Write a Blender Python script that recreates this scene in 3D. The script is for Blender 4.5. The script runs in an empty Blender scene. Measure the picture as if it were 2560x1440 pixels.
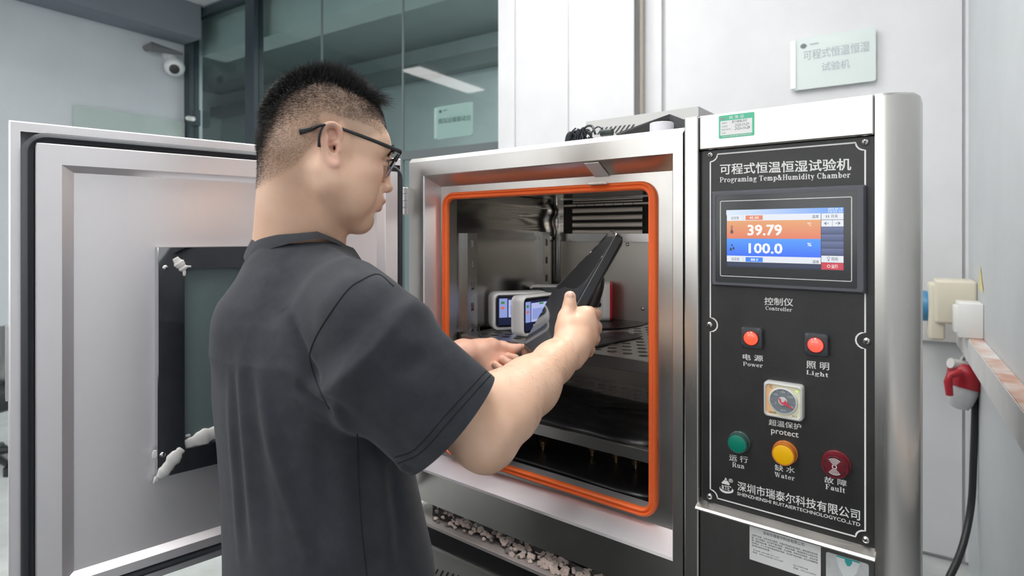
import bpy, bmesh, math, random
import numpy as np
from mathutils import Vector, Matrix, noise
from mathutils.bvhtree import BVHTree
random.seed(7); np.random.seed(7)
sc = bpy.context.scene
COL = sc.collection

# ------------------------------------------------------------------ camera
H = 1.45                       # eye height of the photographer
F = 1450.0                     # focal length in px of a 2560 px wide frame
HOR = 585.0                    # row of the horizon
CF = Vector((-.613, .790, 0)).normalized()      # looking direction (level)
CR = Vector((.790, .613, 0)).normalized()
cam = bpy.data.objects.new('camera', bpy.data.cameras.new('camera'))
COL.objects.link(cam)
cam.location = (0, 0, H)
cam.rotation_euler = CF.to_track_quat('-Z', 'Y').to_euler()
cam.data.sensor_width = 36
cam.data.lens = 36 * F / 2560
cam.data.shift_y = -(720 - HOR) / 2560
cam.data.clip_start = .02
cam.data.dof.use_dof = True
cam.data.dof.focus_distance = 1.05
cam.data.dof.aperture_fstop = 5.0
sc.camera = cam

# ------------------------------------------------------------------ world, exposure
w = bpy.data.worlds.new('world'); sc.world = w; w.use_nodes = True
w.node_tree.nodes['Background'].inputs[0].default_value = (.80, .88, 1, 1)
w.node_tree.nodes['Background'].inputs[1].default_value = .4
sc.view_settings.view_transform = 'Standard'
sc.view_settings.look = 'None'
sc.view_settings.exposure = 0.07
sc.view_settings.gamma = 1
LAMP = 8.6          # mirrored lamp and added ceiling panels
GLOW = 1.9            # glow of the added windows behind the photographer

# ------------------------------------------------------------------ measuring helpers
def ray(px, py):
    return CF + CR * ((px - 1280) / F) + Vector((0, 0, (HOR - py) / F))
def camp(px, py, D):
    return Vector((0, 0, H)) + ray(px, py) * D
def onplane(px, py, p, n):
    d = ray(px, py); o = Vector((0, 0, H)); n = Vector(n)
    return o + d * ((Vector(p) - o).dot(n) / d.dot(n))
def onY(px, py, Y): return onplane(px, py, (0, Y, 0), (0, 1, 0))
def onZ(px, py, Z): return onplane(px, py, (0, 0, Z), (0, 0, 1))
def onX(px, py, X): return onplane(px, py, (X, 0, 0), (1, 0, 0))
# the room is turned a few degrees against the machine
RO = Vector((.02, 3.24, 0)); RA = Vector((.9966, .083, 0)); RN = Vector((-.083, .9966, 0))
def room(a, b, z): return RO + RA * a + RN * b + Vector((0, 0, z))

# ------------------------------------------------------------------ materials
MATS = {}
def mat(name, color=(.8, .8, .8), rough=.5, metal=0, **k):
    if name in MATS: return MATS[name]
    m = bpy.data.materials.new(name); m.use_nodes = True
    b = m.node_tree.nodes['Principled BSDF']
    b.inputs['Base Color'].default_value = (*color, 1)
    b.inputs['Roughness'].default_value = rough
    b.inputs['Metallic'].default_value = metal
    if 'spec' in k: b.inputs['Specular IOR Level'].default_value = k['spec']
    if 'trans' in k: b.inputs['Transmission Weight'].default_value = k['trans']
    if 'ior' in k: b.inputs['IOR'].default_value = k['ior']
    if 'coat' in k: b.inputs['Coat Weight'].default_value = k['coat']; b.inputs['Coat Roughness'].default_value = k.get('coatr', .05)
    if 'sheen' in k: b.inputs['Sheen Weight'].default_value = k['sheen']; b.inputs['Sheen Roughness'].default_value = .6
    if 'emit' in k:
        b.inputs['Emission Color'].default_value = (*k.get('ecol', color), 1)
        b.inputs['Emission Strength'].default_value = k['emit']
    if 'sss' in k:
        b.inputs['Subsurface Weight'].default_value = k['sss']
        b.inputs['Subsurface Radius'].default_value = (1, .36, .2)
        b.inputs['Subsurface Scale'].default_value = k.get('ssc', .006)
    MATS[name] = m
    return m
def thin_glass(name, tint, ior=1.5, rough=.03):
    """clear pane: tinted see-through plus a surface reflection on the side that faces the viewer"""
    m = bpy.data.materials.new(name); m.use_nodes = True; t = m.node_tree; t.nodes.clear()
    o = t.nodes.new('ShaderNodeOutputMaterial'); x = t.nodes.new('ShaderNodeMixShader'); a = t.nodes.new('ShaderNodeBsdfTransparent'); b = t.nodes.new('ShaderNodeBsdfGlossy')
    a.inputs[0].default_value = (*tint, 1); b.inputs['Roughness'].default_value = rough
    lw = t.nodes.new('ShaderNodeLayerWeight'); lw.inputs[0].default_value = .5; pw = t.nodes.new('ShaderNodeMath'); pw.operation = 'POWER'; pw.inputs[1].default_value = 5
    ma = t.nodes.new('ShaderNodeMath'); ma.operation = 'MULTIPLY_ADD'; r0 = ((ior - 1) / (ior + 1)) ** 2; ma.inputs[1].default_value = 1 - r0; ma.inputs[2].default_value = r0
    ge = t.nodes.new('ShaderNodeNewGeometry'); iv = t.nodes.new('ShaderNodeMath'); iv.operation = 'SUBTRACT'; iv.inputs[0].default_value = 1
    mu = t.nodes.new('ShaderNodeMath'); mu.operation = 'MULTIPLY'
    t.links.new(lw.outputs['Facing'], pw.inputs[0]); t.links.new(pw.outputs[0], ma.inputs[0]); t.links.new(ge.outputs['Backfacing'], iv.inputs[1])
    t.links.new(ma.outputs[0], mu.inputs[0]); t.links.new(iv.outputs[0], mu.inputs[1]); t.links.new(mu.outputs[0], x.inputs[0])
    t.links.new(a.outputs[0], x.inputs[1]); t.links.new(b.outputs[0], x.inputs[2]); t.links.new(x.outputs[0], o.inputs[0]); return m
class NT:
    """small node helper"""
    def __init__(s, m): s.t = m.node_tree; s.n = s.t.nodes; s.b = s.n['Principled BSDF']
    def new(s, t, **k):
        x = s.n.new(t)
        for a, v in k.items(): setattr(x, a, v)
        return x
    def link(s, a, b): s.t.links.new(a, b)
    def coords(s, scale=(1, 1, 1), kind='Object', rot=(0, 0, 0)):
        tc = s.new('ShaderNodeTexCoord'); mp = s.new('ShaderNodeMapping')
        mp.inputs['Scale'].default_value = scale; mp.inputs['Rotation'].default_value = rot
        s.link(tc.outputs[kind], mp.inputs[0]); return mp.outputs[0]
    def noise(s, co, scale=5, detail=3, rough=.55, dist=0):
        x = s.new('ShaderNodeTexNoise'); x.inputs['Scale'].default_value = scale
        x.inputs['Detail'].default_value = detail; x.inputs['Roughness'].default_value = rough
        x.inputs['Distortion'].default_value = dist
        s.link(co, x.inputs['Vector']); return x.outputs['Fac']
    def ramp(s, f, stops):
        x = s.new('ShaderNodeValToRGB'); e = x.color_ramp.elements
        while len(e) < len(stops): e.new(.5)
        for el, (p, c) in zip(e, stops):
            el.position = p; el.color = (*c, 1) if len(c) == 3 else c
        s.link(f, x.inputs[0]); return x.outputs[0]
    def mapr(s, f, a, b, lo=0., hi=1.):
        x = s.new('ShaderNodeMapRange'); x.inputs['From Min'].default_value = lo; x.inputs['From Max'].default_value = hi
        x.inputs['To Min'].default_value = a; x.inputs['To Max'].default_value = b
        s.link(f, x.inputs[0]); return x.outputs[0]
    def mix(s, f, a, b, mode='MIX'):
        x = s.new('ShaderNodeMix', data_type='RGBA', blend_type=mode)
        for v, i in ((f, 0), (a, 6), (b, 7)):
            if hasattr(v, 'is_output'): s.link(v, x.inputs[i])
            elif i == 0: x.inputs[0].default_value = v
            else: x.inputs[i].default_value = (*v, 1)
        return x.outputs[2]
    def bump(s, h, strength=.1, dist=.001, prev=None):
        x = s.new('ShaderNodeBump'); x.inputs['Strength'].default_value = strength; x.inputs['Distance'].default_value = dist
        s.link(h, x.inputs['Height'])
        if prev: s.link(prev, x.inputs['Normal'])
        return x.outputs[0]
def steel(name, color=(.56, .545, .52), rough=.3, grain=(3, 3, 260), aniso=.0, wave=0, dirt=.0, smear=.03):
    m = mat(name, color, rough, 1); t = NT(m)
    g = t.noise(t.coords(grain), 6, 3)
    s = t.noise(t.coords((1, 1, 1)), 9, 4, .6)
    a = t.new('ShaderNodeMath', operation='MULTIPLY_ADD')
    t.link(g, a.inputs[0]); a.inputs[1].default_value = .10; a.inputs[2].default_value = rough - .05
    b = t.new('ShaderNodeMath', operation='MULTIPLY_ADD')
    t.link(s, b.inputs[0]); b.inputs[1].default_value = smear * 2; t.link(a.outputs[0], b.inputs[2])
    c = t.new('ShaderNodeMath', operation='SUBTRACT', use_clamp=True); t.link(b.outputs[0], c.inputs[0]); c.inputs[1].default_value = smear
    t.link(c.outputs[0], t.b.inputs['Roughness'])
    n = t.bump(g, .03, .0004)
    if wave: n = t.bump(t.noise(t.coords((1, 1, 1)), 7, 2), wave, .01, n)
    t.link(n, t.b.inputs['Normal'])
    dk = tuple(v * (1 - dirt) for v in color)
    t.link(t.ramp(t.noise(t.coords((1, 1, .45)), 5, 5, .65), [(.25, dk), (.6, color)]), t.b.inputs['Base Color'])
    return m
def plaster(name, color, rough=.6, var=.04, sc_=3, bump=.05):
    m = mat(name, color, rough); t = NT(m)
    f = t.noise(t.coords((1, 1, 1)), sc_, 5, .6)
    t.link(t.ramp(f, [(.3, tuple(v * (1 - var) for v in color)), (.7, tuple(min(1, v * (1 + var)) for v in color))]), t.b.inputs['Base Color'])
    t.link(t.bump(t.noise(t.coords((1, 1, 1)), 60, 3), bump, .002), t.b.inputs['Normal'])
    return m

# ------------------------------------------------------------------ mesh helpers
def setp(o, label=None, cat=None, group=None, kind=None):
    if label: o['label'] = label
    if cat: o['category'] = cat
    if group: o['group'] = group
    if kind: o['kind'] = kind
    return o
def thing(name, label, cat, loc=(0, 0, 0), group=None):
    o = bpy.data.objects.new(name, None); COL.objects.link(o)
    o.empty_display_size = .05
    o.location = loc
    return setp(o, label, cat, group)
def adopt(o, parent):
    if parent is not None:
        o.parent = parent
        m = Matrix.Identity(4); p = parent; chain = []
        while p is not None: chain.append(p); p = p.parent
        for q in reversed(chain): m = m @ q.matrix_parent_inverse @ q.matrix_basis
        o.matrix_parent_inverse = m.inverted()
    return o
def obj(name, me, m, parent=None, smooth=False, kind=None, label=None):
    if isinstance(me, bmesh.types.BMesh):
        bm = me; me = bpy.data.meshes.new(name); bm.to_mesh(me); bm.free()
    elif isinstance(me, MB): me = me.mesh(name)
    if m is not None and not me.materials: me.materials.append(m)
    if smooth is True: me.shade_smooth()
    elif smooth: 
        me.shade_smooth(); me.set_sharp_from_angle(angle=math.radians(smooth))
    o = bpy.data.objects.new(name, me); COL.objects.link(o)
    adopt(o, parent)
    if kind: o['kind'] = kind
    if label: o['label'] = label
    return o
class MB:
    def __init__(s): s.v = []; s.f = []
    def poly(s, *pts): 
        n = len(s.v); s.v += [tuple(p) for p in pts]; s.f.append(tuple(range(n, n + len(pts)))); return s
    def hexa(s, c):
        """8 corners: bottom 0-3, top 4-7"""
        n = len(s.v); s.v += [tuple(p) for p in c]
        for f in ((3, 2, 1, 0), (4, 5, 6, 7), (0, 1, 5, 4), (1, 2, 6, 5), (2, 3, 7, 6), (3, 0, 4, 7)):
            s.f.append(tuple(n + i for i in f))
        return s
    def box(s, x0, x1, y0, y1, z0, z1, M=None):
        c = [(x0, y0, z0), (x1, y0, z0), (x1, y1, z0), (x0, y1, z0), (x0, y0, z1), (x1, y0, z1), (x1, y1, z1), (x0, y1, z1)]
        if M is not None: c = [M @ Vector(p) for p in c]
        return s.hexa(c)
    def grid(s, rows, closed=False, cap=False, loop=False):
        """rows of points -> quads; closed joins a row's ends, loop joins last row to first"""
        n = len(s.v); R = len(rows); C = len(rows[0])
        for r in rows: s.v += [tuple(p) for p in r]
        for i in range(R if loop else R - 1):
            for j in range(C if closed else C - 1):
                a = n + i * C + j; b = n + i * C + (j + 1) % C
                c = n + ((i + 1) % R) * C + (j + 1) % C; d = n + ((i + 1) % R) * C + j
                s.f.append((a, b, c, d))
        if cap:
            s.f.append(tuple(n + j for j in reversed(range(C))))
            s.f.append(tuple(n + (R - 1) * C + j for j in range(C)))
        return s
    def prism(s, pts, off):
        """closed polygon pushed along off"""
        off = Vector(off)
        return s.grid([[Vector(p) for p in pts], [Vector(p) + off for p in pts]], closed=True, cap=True)
    def rings(s, p0, axis, prof, seg=20, cap=True, up=None):
        """lathe: prof = [(dist along axis, radius)]"""
        p0 = Vector(p0); ax = Vector(axis).normalized()
        u = ax.orthogonal().normalized() if up is None else Vector(up).normalized(); v = ax.cross(u)
        rows = [[p0 + ax * h + (u * math.cos(t) + v * math.sin(t)) * r for t in [2 * math.pi * k / seg for k in range(seg)]] for h, r in prof]
        return s.grid(rows, closed=True, cap=cap)
    def tube(s, path, r, seg=10, cap=True):
        path = [Vector(p) for p in path]; rr = r if isinstance(r, (list, tuple)) else [r] * len(path)
        rows = []; u = None
        for i, p in enumerate(path):
            t = (path[min(i + 1, len(path) - 1)] - path[max(i - 1, 0)]).normalized()
            u = t.orthogonal().normalized() if u is None else (u - t * u.dot(t)).normalized()
            v = t.cross(u)
            rows.append([p + (u * math.cos(a) + v * math.sin(a)) * rr[i] for a in [2 * math.pi * k / seg for k in range(seg)]])
        return s.grid(rows, closed=True, cap=cap)
    def mesh(s, name):
        me = bpy.data.meshes.new(name); me.from_pydata(s.v, [], s.f); me.update()
        bm = bmesh.new(); bm.from_mesh(me); bmesh.ops.recalc_face_normals(bm, faces=bm.faces); bm.to_mesh(me); bm.free()
        return me
def rbox(x0, x1, y0, y1, z0, z1, r=.002, seg=2, M=None):
    bm = bmesh.new(); bmesh.ops.create_cube(bm, size=1)
    for v in bm.verts: v.co = Vector(((x0 + x1) / 2 + v.co.x * (x1 - x0), (y0 + y1) / 2 + v.co.y * (y1 - y0), (z0 + z1) / 2 + v.co.z * (z1 - z0)))
    if r: bmesh.ops.bevel(bm, geom=bm.edges[:], offset=r, segments=seg, affect='EDGES', profile=.5)
    if M is not None: bmesh.ops.transform(bm, matrix=M, verts=bm.verts)
    return bm
def rrect(x0, x1, z0, z1, r, seg=6):
    """rounded rectangle outline (x, z), counter-clockwise"""
    out = []
    for cx, cz, a in ((x1 - r, z0 + r, -90), (x1 - r, z1 - r, 0), (x0 + r, z1 - r, 90), (x0 + r, z0 + r, 180)):
        for k in range(seg + 1):
            t = math.radians(a + 90 * k / seg); out.append((cx + r * math.cos(t), cz + r * math.sin(t)))
    return out
def catmull(pts, n=8):
    P = [Vector(p) for p in pts]; P = [P[0] * 2 - P[1]] + P + [P[-1] * 2 - P[-2]]; out = []
    for i in range(1, len(P) - 2):
        for k in range(n):
            t = k / n; a, b, c, d = P[i - 1:i + 3]
            out.append(.5 * ((2 * b) + (c - a) * t + (2 * a - 5 * b + 4 * c - d) * t * t + (3 * b - a - 3 * c + d) * t ** 3))
    out.append(P[-2]); return out
def frame_m(o, x, z):
    """matrix with local x, z axes and y = z cross x"""
    x = Vector(x).normalized(); z = Vector(z).normalized(); y = z.cross(x).normalized(); z = x.cross(y)
    M = Matrix((x, y, z)).transposed().to_4x4(); M.translation = Vector(o); return M
def textmesh(body, bold=0., spacing=1., shear=0, wordsp=1., res=2):
    """flat lettering; bold = stroke thickening in em, made by layering shifted copies"""
    cu = bpy.data.curves.new('lettering', 'FONT'); cu.body = body; cu.space_character = spacing; cu.space_word = wordsp
    cu.shear = shear; cu.resolution_u = res
    o = bpy.data.objects.new('lettering', cu); COL.objects.link(o)
    dg = bpy.context.evaluated_depsgraph_get(); dg.update()
    me = bpy.data.meshes.new_from_object(o.evaluated_get(dg))
    bpy.data.objects.remove(o); bpy.data.curves.remove(cu)
    if bold > 0:
        co = np.empty(len(me.vertices) * 3); me.vertices.foreach_get('co', co); co = co.reshape(-1, 3)
        F_ = [tuple(p.vertices) for p in me.polygons]; V_ = []; Q_ = []; sh = [(0, 0), (bold, 0), (0, bold * .7), (bold, bold * .7), (bold * .5, bold * .35)]
        for k, (dx, dy) in enumerate(sh):
            Q_ += [tuple(i + k * len(co) for i in f) for f in F_]; V_.append(co + np.array((dx, dy, k * .0004)))
        bpy.data.meshes.remove(me); me = bpy.data.meshes.new('lettering'); me.from_pydata(np.concatenate(V_).tolist(), [], Q_); me.update()
    return me
def place_text(me, P00, P10, P01, lift=.0004, n=(0, -1, 0)):
    """fit a text mesh into the parallelogram P00 (lower left), P10 (lower right), P01 (upper left)"""
    co = np.empty(len(me.vertices) * 3); me.vertices.foreach_get('co', co); co = co.reshape(-1, 3)
    lo = co.min(0); hi = co.max(0); s = (co - lo) / np.maximum(hi - lo, 1e-9)
    P00, P10, P01 = (np.array(p) for p in (P00, P10, P01))
    out = P00 + s[:, :1] * (P10 - P00) + s[:, 1:2] * (P01 - P00) + np.array(n) * (lift + co[:, 2:] * .02)
    me.vertices.foreach_set('co', out.ravel()); me.materials.clear(); me.update(); return me
# ================================================================== ROOM
M_wall = plaster('white_wall_paint', (.73, .73, .745), .55)
M_wallL = plaster('pale_grey_wall_paint', (.62, .65, .69), .6)
M_wallR = plaster('grey_blue_wall_paint', (.60, .63, .645), .5)
M_floor = plaster('grey_epoxy_floor', (.50, .52, .51), .32, .16, 5)
M_ceil = plaster('white_ceiling_paint', (.72, .73, .75), .7)
M_beam = plaster('slate_beam_paint', (.20, .225, .26), .7)  # slate tone carries the poor light on the beam
M_dframe = mat('dark_slate_frame', (.035, .05, .062), .4)
M_white = mat('white_plastic', (.86, .86, .84), .35)
M_lamp = mat('light_panel', (1, 1, 1), .5, emit=LAMP, ecol=(1, .985, .96))
M_glow = mat('daylight_pane', (1, 1, 1), .3, emit=GLOW, ecol=(.97, .985, 1))
M_dark = mat('black_plastic', (.02, .021, .023), .4)
def struct(name, mb, m, parent=None, smooth=False):
    o = obj(name, mb, m, parent, smooth)
    if parent is None: o['kind'] = 'structure'
    return o
def rbx(a0, a1, b0, b1, z0, z1, mb=None):
    mb = mb or MB()
    return mb.hexa([room(a, b, z) for z in (z0, z1) for a, b in ((a0, b0), (a1, b0), (a1, b1), (a0, b1))])
AL = -6.40; AG = -2.43; BF = -7.4; ZC = 3.74
fl0 = rbx(AL - .2, .2, BF - .2, .14, -.1, 0); struct('floor', rbx(-13.2, .2, .14, 4.6, -.1, 0, fl0), M_floor)
struct('ceiling', rbx(AL - .2, .2, BF - .2, .1, ZC, ZC + .1), M_ceil)
struct('wall_left', rbx(AL - .15, AL, BF, .14, 0, 4.7), M_wallL)
struct('wall_right', rbx(0, .15, BF, .15, 0, ZC), M_wallR)
struct('trim_1', rbx(AL, AL + .34, BF, -.06, 3.40, ZC), M_beam)                   # beam along the left wall
# back wall: a panelled part with a proud section, then the part behind the machine
wb = struct('wall_back', rbx(AG, 0, 0, .14, 0, ZC), M_wall)
def wpanel(px0, px1, b, name, d=.012, z0=.02, z1=ZC - .01):
    pl = room(0, b, 0); a0 = (onplane(px0, 300, pl, RN) - RO).dot(RA); a1 = (onplane(px1, 300, pl, RN) - RO).dot(RA)
    return obj(name, rbx(a0, a1, b - d, b + .002, z0, z1), M_wall, wb)
struct('trim_2', rbx(AG, -1.655, -.10, 0, 0, ZC), M_wall)
b_ = -.10
wpanel(1294, 1422, b_, 'panel'); wpanel(1434, 1586, b_, 'panel'); wpanel(1269, 1289, b_, 'panel')
wpanel(1668, 2404, 0, 'panel', .02); wpanel(2412, 2437, 0, 'panel', .03); wpanel(1640, 1658, 0, 'panel', .03)
# conduit in the corner of the proud section
M_pipe = plaster('dusty_beige_pipe', (.50, .45, .38), .5)
pt = thing('conduit_pipe', 'thin beige conduit pipe running up the white wall behind the chamber', 'pipe', (0, 0, 0))
q = onplane(1603, 300, room(0, -.03, 0), RN); pt.location = (q.x, q.y, 0)
obj('pipe', MB().rings((q.x, q.y, 0), (0, 0, 1), [(0, .014), (ZC, .014)], 16), M_pipe, pt, 40)
for z in (.5, 1.5, 2.86):
    c = MB().rings((q.x, q.y, z), (0, 0, 1), [(0, .02), (.03, .02)], 16); c.box(-.03, .03, -.01, .01, 0, .03, Matrix.Translation((q.x, q.y, z)) @ Matrix.Rotation(.083, 4, 'Z'))
    obj('pipe_clip', c, M_white, pt)
# glazed partition left of the white wall ------------------------------------------------
M_glass = thin_glass('grey_green_glass', (.80, .86, .85), 1.6)
win = setp(bpy.data.objects.new('window_1', None), kind='structure'); COL.objects.link(win); win.location = room(-4.4, 0, 0)
def a_at(px, b=0): return (onplane(px, 300, room(0, b, 0), RN) - RO).dot(RA)
ztop = onplane(560, 24, room(0, 0, 0), RN).z
for i, (p0, p1) in enumerate(((463, 486), (625, 647))):
    obj('window_post', rbx(a_at(p0), a_at(p1), -.05, .05, 0, ZC), M_dframe, win)
obj('window_rail', rbx(AL, AG, -.04, .04, ztop, ztop + .07), M_dframe, win)
obj('window_rail', rbx(AL, AG, -.03, .03, .0, .08), M_dframe, win)
obj('lintel', rbx(AL, AG, -.035, .035, ztop + .07, ZC), M_beam, win)
zr = onplane(1227, 350, room(0, 0, 0), RN)
for p0, p1 in ((486, 625), (647, 804.2), (805.5, 1007), (1009.5, 1267)):
    obj('pane', rbx(a_at(p0), a_at(p1), -.005, .005, .08, ztop), M_glass, win)
for p in (805, 1008):
    obj('joint_strip', rbx(a_at(p) - .006, a_at(p) + .006, -.007, .007, .08, ztop), mat('silicone_joint', (.16, .19, .19), .3), win)
obj('edge_strip', rbx(a_at(1262), a_at(1267), -.02, .01, 0, ZC), mat('grey_edge', (.25, .27, .28), .4), win)
zr0_, zr1_ = onplane(1227, 380, room(0, 0, 0), RN).z, onplane(1227, 357, room(0, 0, 0), RN).z
obj('window_rail', rbx(a_at(1009), AG, -.02, .02, zr0_, zr1_), mat('grey_rail', (.13, .15, .155), .4), win)
# steel patch fitting, door handle on the left post
h = thing('door_handle', 'small pale lever handle on the dark post of the glass partition', 'handle', room(a_at(490), -.06, 2.4))
p = onplane(490, 300, room(0, -.06, 0), RN)
hb = MB(); hb.hexa([Vector(p) + RA * a + RN * b + Vector((0, 0, z)) for z in (-.06, .10) for a, b in ((-.05, -.02), (.03, -.02), (.03, .03), (-.05, .03))])
obj('back_plate', hb, M_dframe, h)
obj('lever', MB().tube([p + Vector((0, 0, .01)) - RN * .01, p + RN * -.08 + Vector((0, 0, .005)), p + RA * .12 + RN * -.09 + Vector((0, 0, -.02))], [.022, .024, .02], 12), M_white, h, 50)
# ---- the room behind the glass
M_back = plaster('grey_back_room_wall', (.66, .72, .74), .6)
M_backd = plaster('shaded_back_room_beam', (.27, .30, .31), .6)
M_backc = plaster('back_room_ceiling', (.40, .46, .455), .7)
struct('wall_front', rbx(AL - .15, .2, BF - .1, BF, 0, ZC), M_wall)
struct('wall_partition', rbx(-13.2, .2, 4.2, 4.3, 0, 4.7), M_back)
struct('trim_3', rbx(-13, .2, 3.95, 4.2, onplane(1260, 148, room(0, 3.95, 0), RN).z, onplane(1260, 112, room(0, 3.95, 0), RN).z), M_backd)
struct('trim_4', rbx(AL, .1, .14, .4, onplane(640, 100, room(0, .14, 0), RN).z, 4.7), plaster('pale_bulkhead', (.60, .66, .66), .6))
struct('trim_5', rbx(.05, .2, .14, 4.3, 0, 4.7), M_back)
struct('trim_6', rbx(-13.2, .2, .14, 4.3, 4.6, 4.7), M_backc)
struct('trim_7', rbx(-13.2, -13, .14, 4.3, 0, 4.7), M_back); struct('trim_12', rbx(-13.2, AL - .15, .04, .14, 0, 4.7), M_back)
# low cupboard row seen as a band through the glass
M_fillb = mat('back_room_light_panel', (1, 1, 1), .5, emit=LAMP * 2.3, ecol=(1, .99, .98))  # glow of the panels added to brighten the back room
def lamp_fixture(name, label, c, l, wd, th, group, m=None):
    o = thing(name, label, 'light', c, group)
    d = Vector(c)
    f = lambda a0, a1, b0, b1, z0, z1: MB().hexa([d + RA * a + RN * b + Vector((0, 0, z)) for z in (z0, z1) for a, b in ((a0, b0), (a1, b0), (a1, b1), (a0, b1))])
    obj('light_housing', f(-wd / 2 - .012, wd / 2 + .012, -l / 2 - .012, l / 2 + .012, .0, th), M_white, o)
    obj('light_diffuser', f(-wd / 2, wd / 2, -l / 2, l / 2, -.012, .004), m or M_lamp, o)
    return o
# added unseen panels that brighten the room behind the glass
for a, b, where in ((-5.2, 1.5, 'left of the middle'), (-3.4, 1.4, 'in its middle near the glass'), (-1.6, 1.4, 'at its right end near the glass'), (-3.4, 3.2, 'in its middle by the far wall'), (-1.4, 3.2, 'at its right end by the far wall')):
    lamp_fixture('ceiling_light', 'LED panel high behind the glass partition, ' + where, tuple(room(a, b, 4.53)), 1.2, .4, .05, 'LED panels in the room behind the glass', M_fillb)
# hanging lamp of the front room: it shows as a mirror image in the glass partition
q0 = camp(1028, 172, 6.4); q1 = camp(1190, 227, 7.42); q = (q0 + q1) / 2
b = (q - RO).dot(RN); q = q - RN * (2 * b)
lo = lamp_fixture('ceiling_light', 'long white linear lamp mirrored in the glass partition', (q.x, q.y, (q0.z + q1.z) / 2), (q1 - q0).length, .26, .05, None)
for s in (-.4, .4):
    obj('suspension_wire', MB().tube([Vector(lo.location) + RN * s + Vector((0, 0, .05)), Vector(lo.location) + RN * s + Vector((0, 0, ZC - lo.location.z))], .004, 6), M_white, lo)
# unseen light panels added to the front room ceiling to light the scene
for a, b, where in ((-1.0, -3.3, 'right behind the photographer'), (-1.0, -5.6, 'near the right-hand daylight window'), (-2.9, -3.3, 'in the middle of the room'), (-2.9, -5.6, 'near the middle daylight window'), (-4.9, -5.6, 'near the left-hand daylight window'),
                    (-1.7, -1.1, 'above the test chamber'), (-2.6, -1.9, 'left of the man, above the open door'), (-.75, -2.3, 'above the control column')):
    lamp_fixture('ceiling_light', 'white ceiling LED panel ' + where, tuple(room(a, b, ZC - .05)), 1.2, .6, .05, 'LED panels on the front room ceiling')
# glowing windows added behind the photographer for front light and steel reflections
for k, (a0, a1) in enumerate(((-6.0, -4.4), (-4.1, -2.5), (-2.2, -.5))):
    wn = bpy.data.objects.new('window_%d' % (k + 2), None); COL.objects.link(wn); wn['kind'] = 'structure'; wn.location = room((a0 + a1) / 2, BF, 1.2)
    obj('pane', rbx(a0, a1, BF + .005, BF + .02, 1.3, 3.3), M_glow, wn)
    for z0, z1 in ((1.24, 1.3), (3.3, 3.36), (2.2, 2.25)): obj('window_rail', rbx(a0 - .06, a1 + .06, BF, BF + .05, z0, z1), M_white, wn)
    for a in (a0 - .06, (a0 + a1) / 2 - .03, a1): obj('window_post', rbx(a, a + .06, BF, BF + .05, 1.24, 3.36), M_white, wn)
struct('floor_mat', MB().box(-2.2, .0, -1.1, .86, .0, .012), plaster('dark_floor_mat', (.03, .03, .032), .7))  # unseen dark sheet added to darken reflections low on the steel
# unseen low dark screen, added to darken what the lower steel mirrors
struct('wall_low', rbx(-4.2, -.02, -4.5, -4.4, 0, .80), plaster('dark_partition', (.05, .05, .052), .6))
# trunking round the right-hand corner
M_trunk = plaster('dusty_white_trunking', (.72, .71, .70), .5, .08, 8)
struct('trim_8', rbx(-1.2, -.045, -.045, -.03, .975, 1.065), M_trunk)
tk = MB(); rbx(-.045, 0, -5, -.03, .975, 1.062, tk); struct('trim_9', tk, M_trunk)
M_dust = mat('brick_dust', (.50, .25, .17), .9); tt = NT(M_dust)
tt.link(tt.ramp(tt.noise(tt.coords((1, 1, 1)), 5, 3, .6), [(.40, (.72, .69, .66)), (.58, (.56, .33, .25))]), tt.b.inputs['Base Color'])
struct('trim_10', rbx(-.043, -.002, -2.6, -.5, 1.062, 1.0645), M_dust)
struct('trim_11', rbx(-1.2, -.047, -.043, -.005, 1.065, 1.068), mat('pale_dust', (.66, .50, .42), .9))
# low glass screen on the left wall
gs = thing('glass_board', 'low pale green glass board fixed on the left wall above the open door', 'glass board', room(AL, -1, 2.2))
pl = room(AL + .03, 0, 0)
c = [onplane(185, 262, pl, RA), onplane(462, 302, pl, RA)]
obj('board', MB().hexa([Vector((p.x, p.y, z)) + RA * o_ for z in (1.7, None) for (p, o_) in ((c[0], -.02), (c[1], -.02), (c[1], 0), (c[0], 0)) if True for z in [z if z else p.z]]), mat('pale_green_board', (.50, .58, .55), .12), gs)
# security camera on the left wall
pl = room(AL + .12, 0, 0); c = onplane(436, 168, pl, RA)
sec = thing('security_camera', 'white ball security camera on the left wall near the corner post', 'camera', c)
fwd = (Vector((0, 0, H)) - c).normalized()
Mw = mat('white_camera_shell', (.78, .79, .80), .3)
obj('camera_ball', MB().rings(c - fwd * .085, fwd, [(.0, .02), (.01, .05), (.035, .08), (.075, .094), (.12, .086), (.15, .062), (.155, .05)], 24), Mw, sec, 60)
obj('lens', MB().rings(c + fwd * .07 + Vector((0, 0, -.02)), fwd, [(0, .046), (.008, .044), (.012, .03)], 24), M_dark, sec, 50)
obj('mount', MB().tube([c + Vector((0, 0, .05)), c + Vector((0, 0, .13)) - RA * .06, c + Vector((0, 0, .14)) - RA * .12], [.045, .04, .06], 14), Mw, sec, 50)
q = c + Vector((0, 0, .15)) - RN * .22
obj('bracket', MB().tube([q - RA * .1, q, q + RN * .30], [.03, .045, .012], 12), mat('grey_bracket', (.16, .16, .17), .5), sec, 50)
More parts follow.
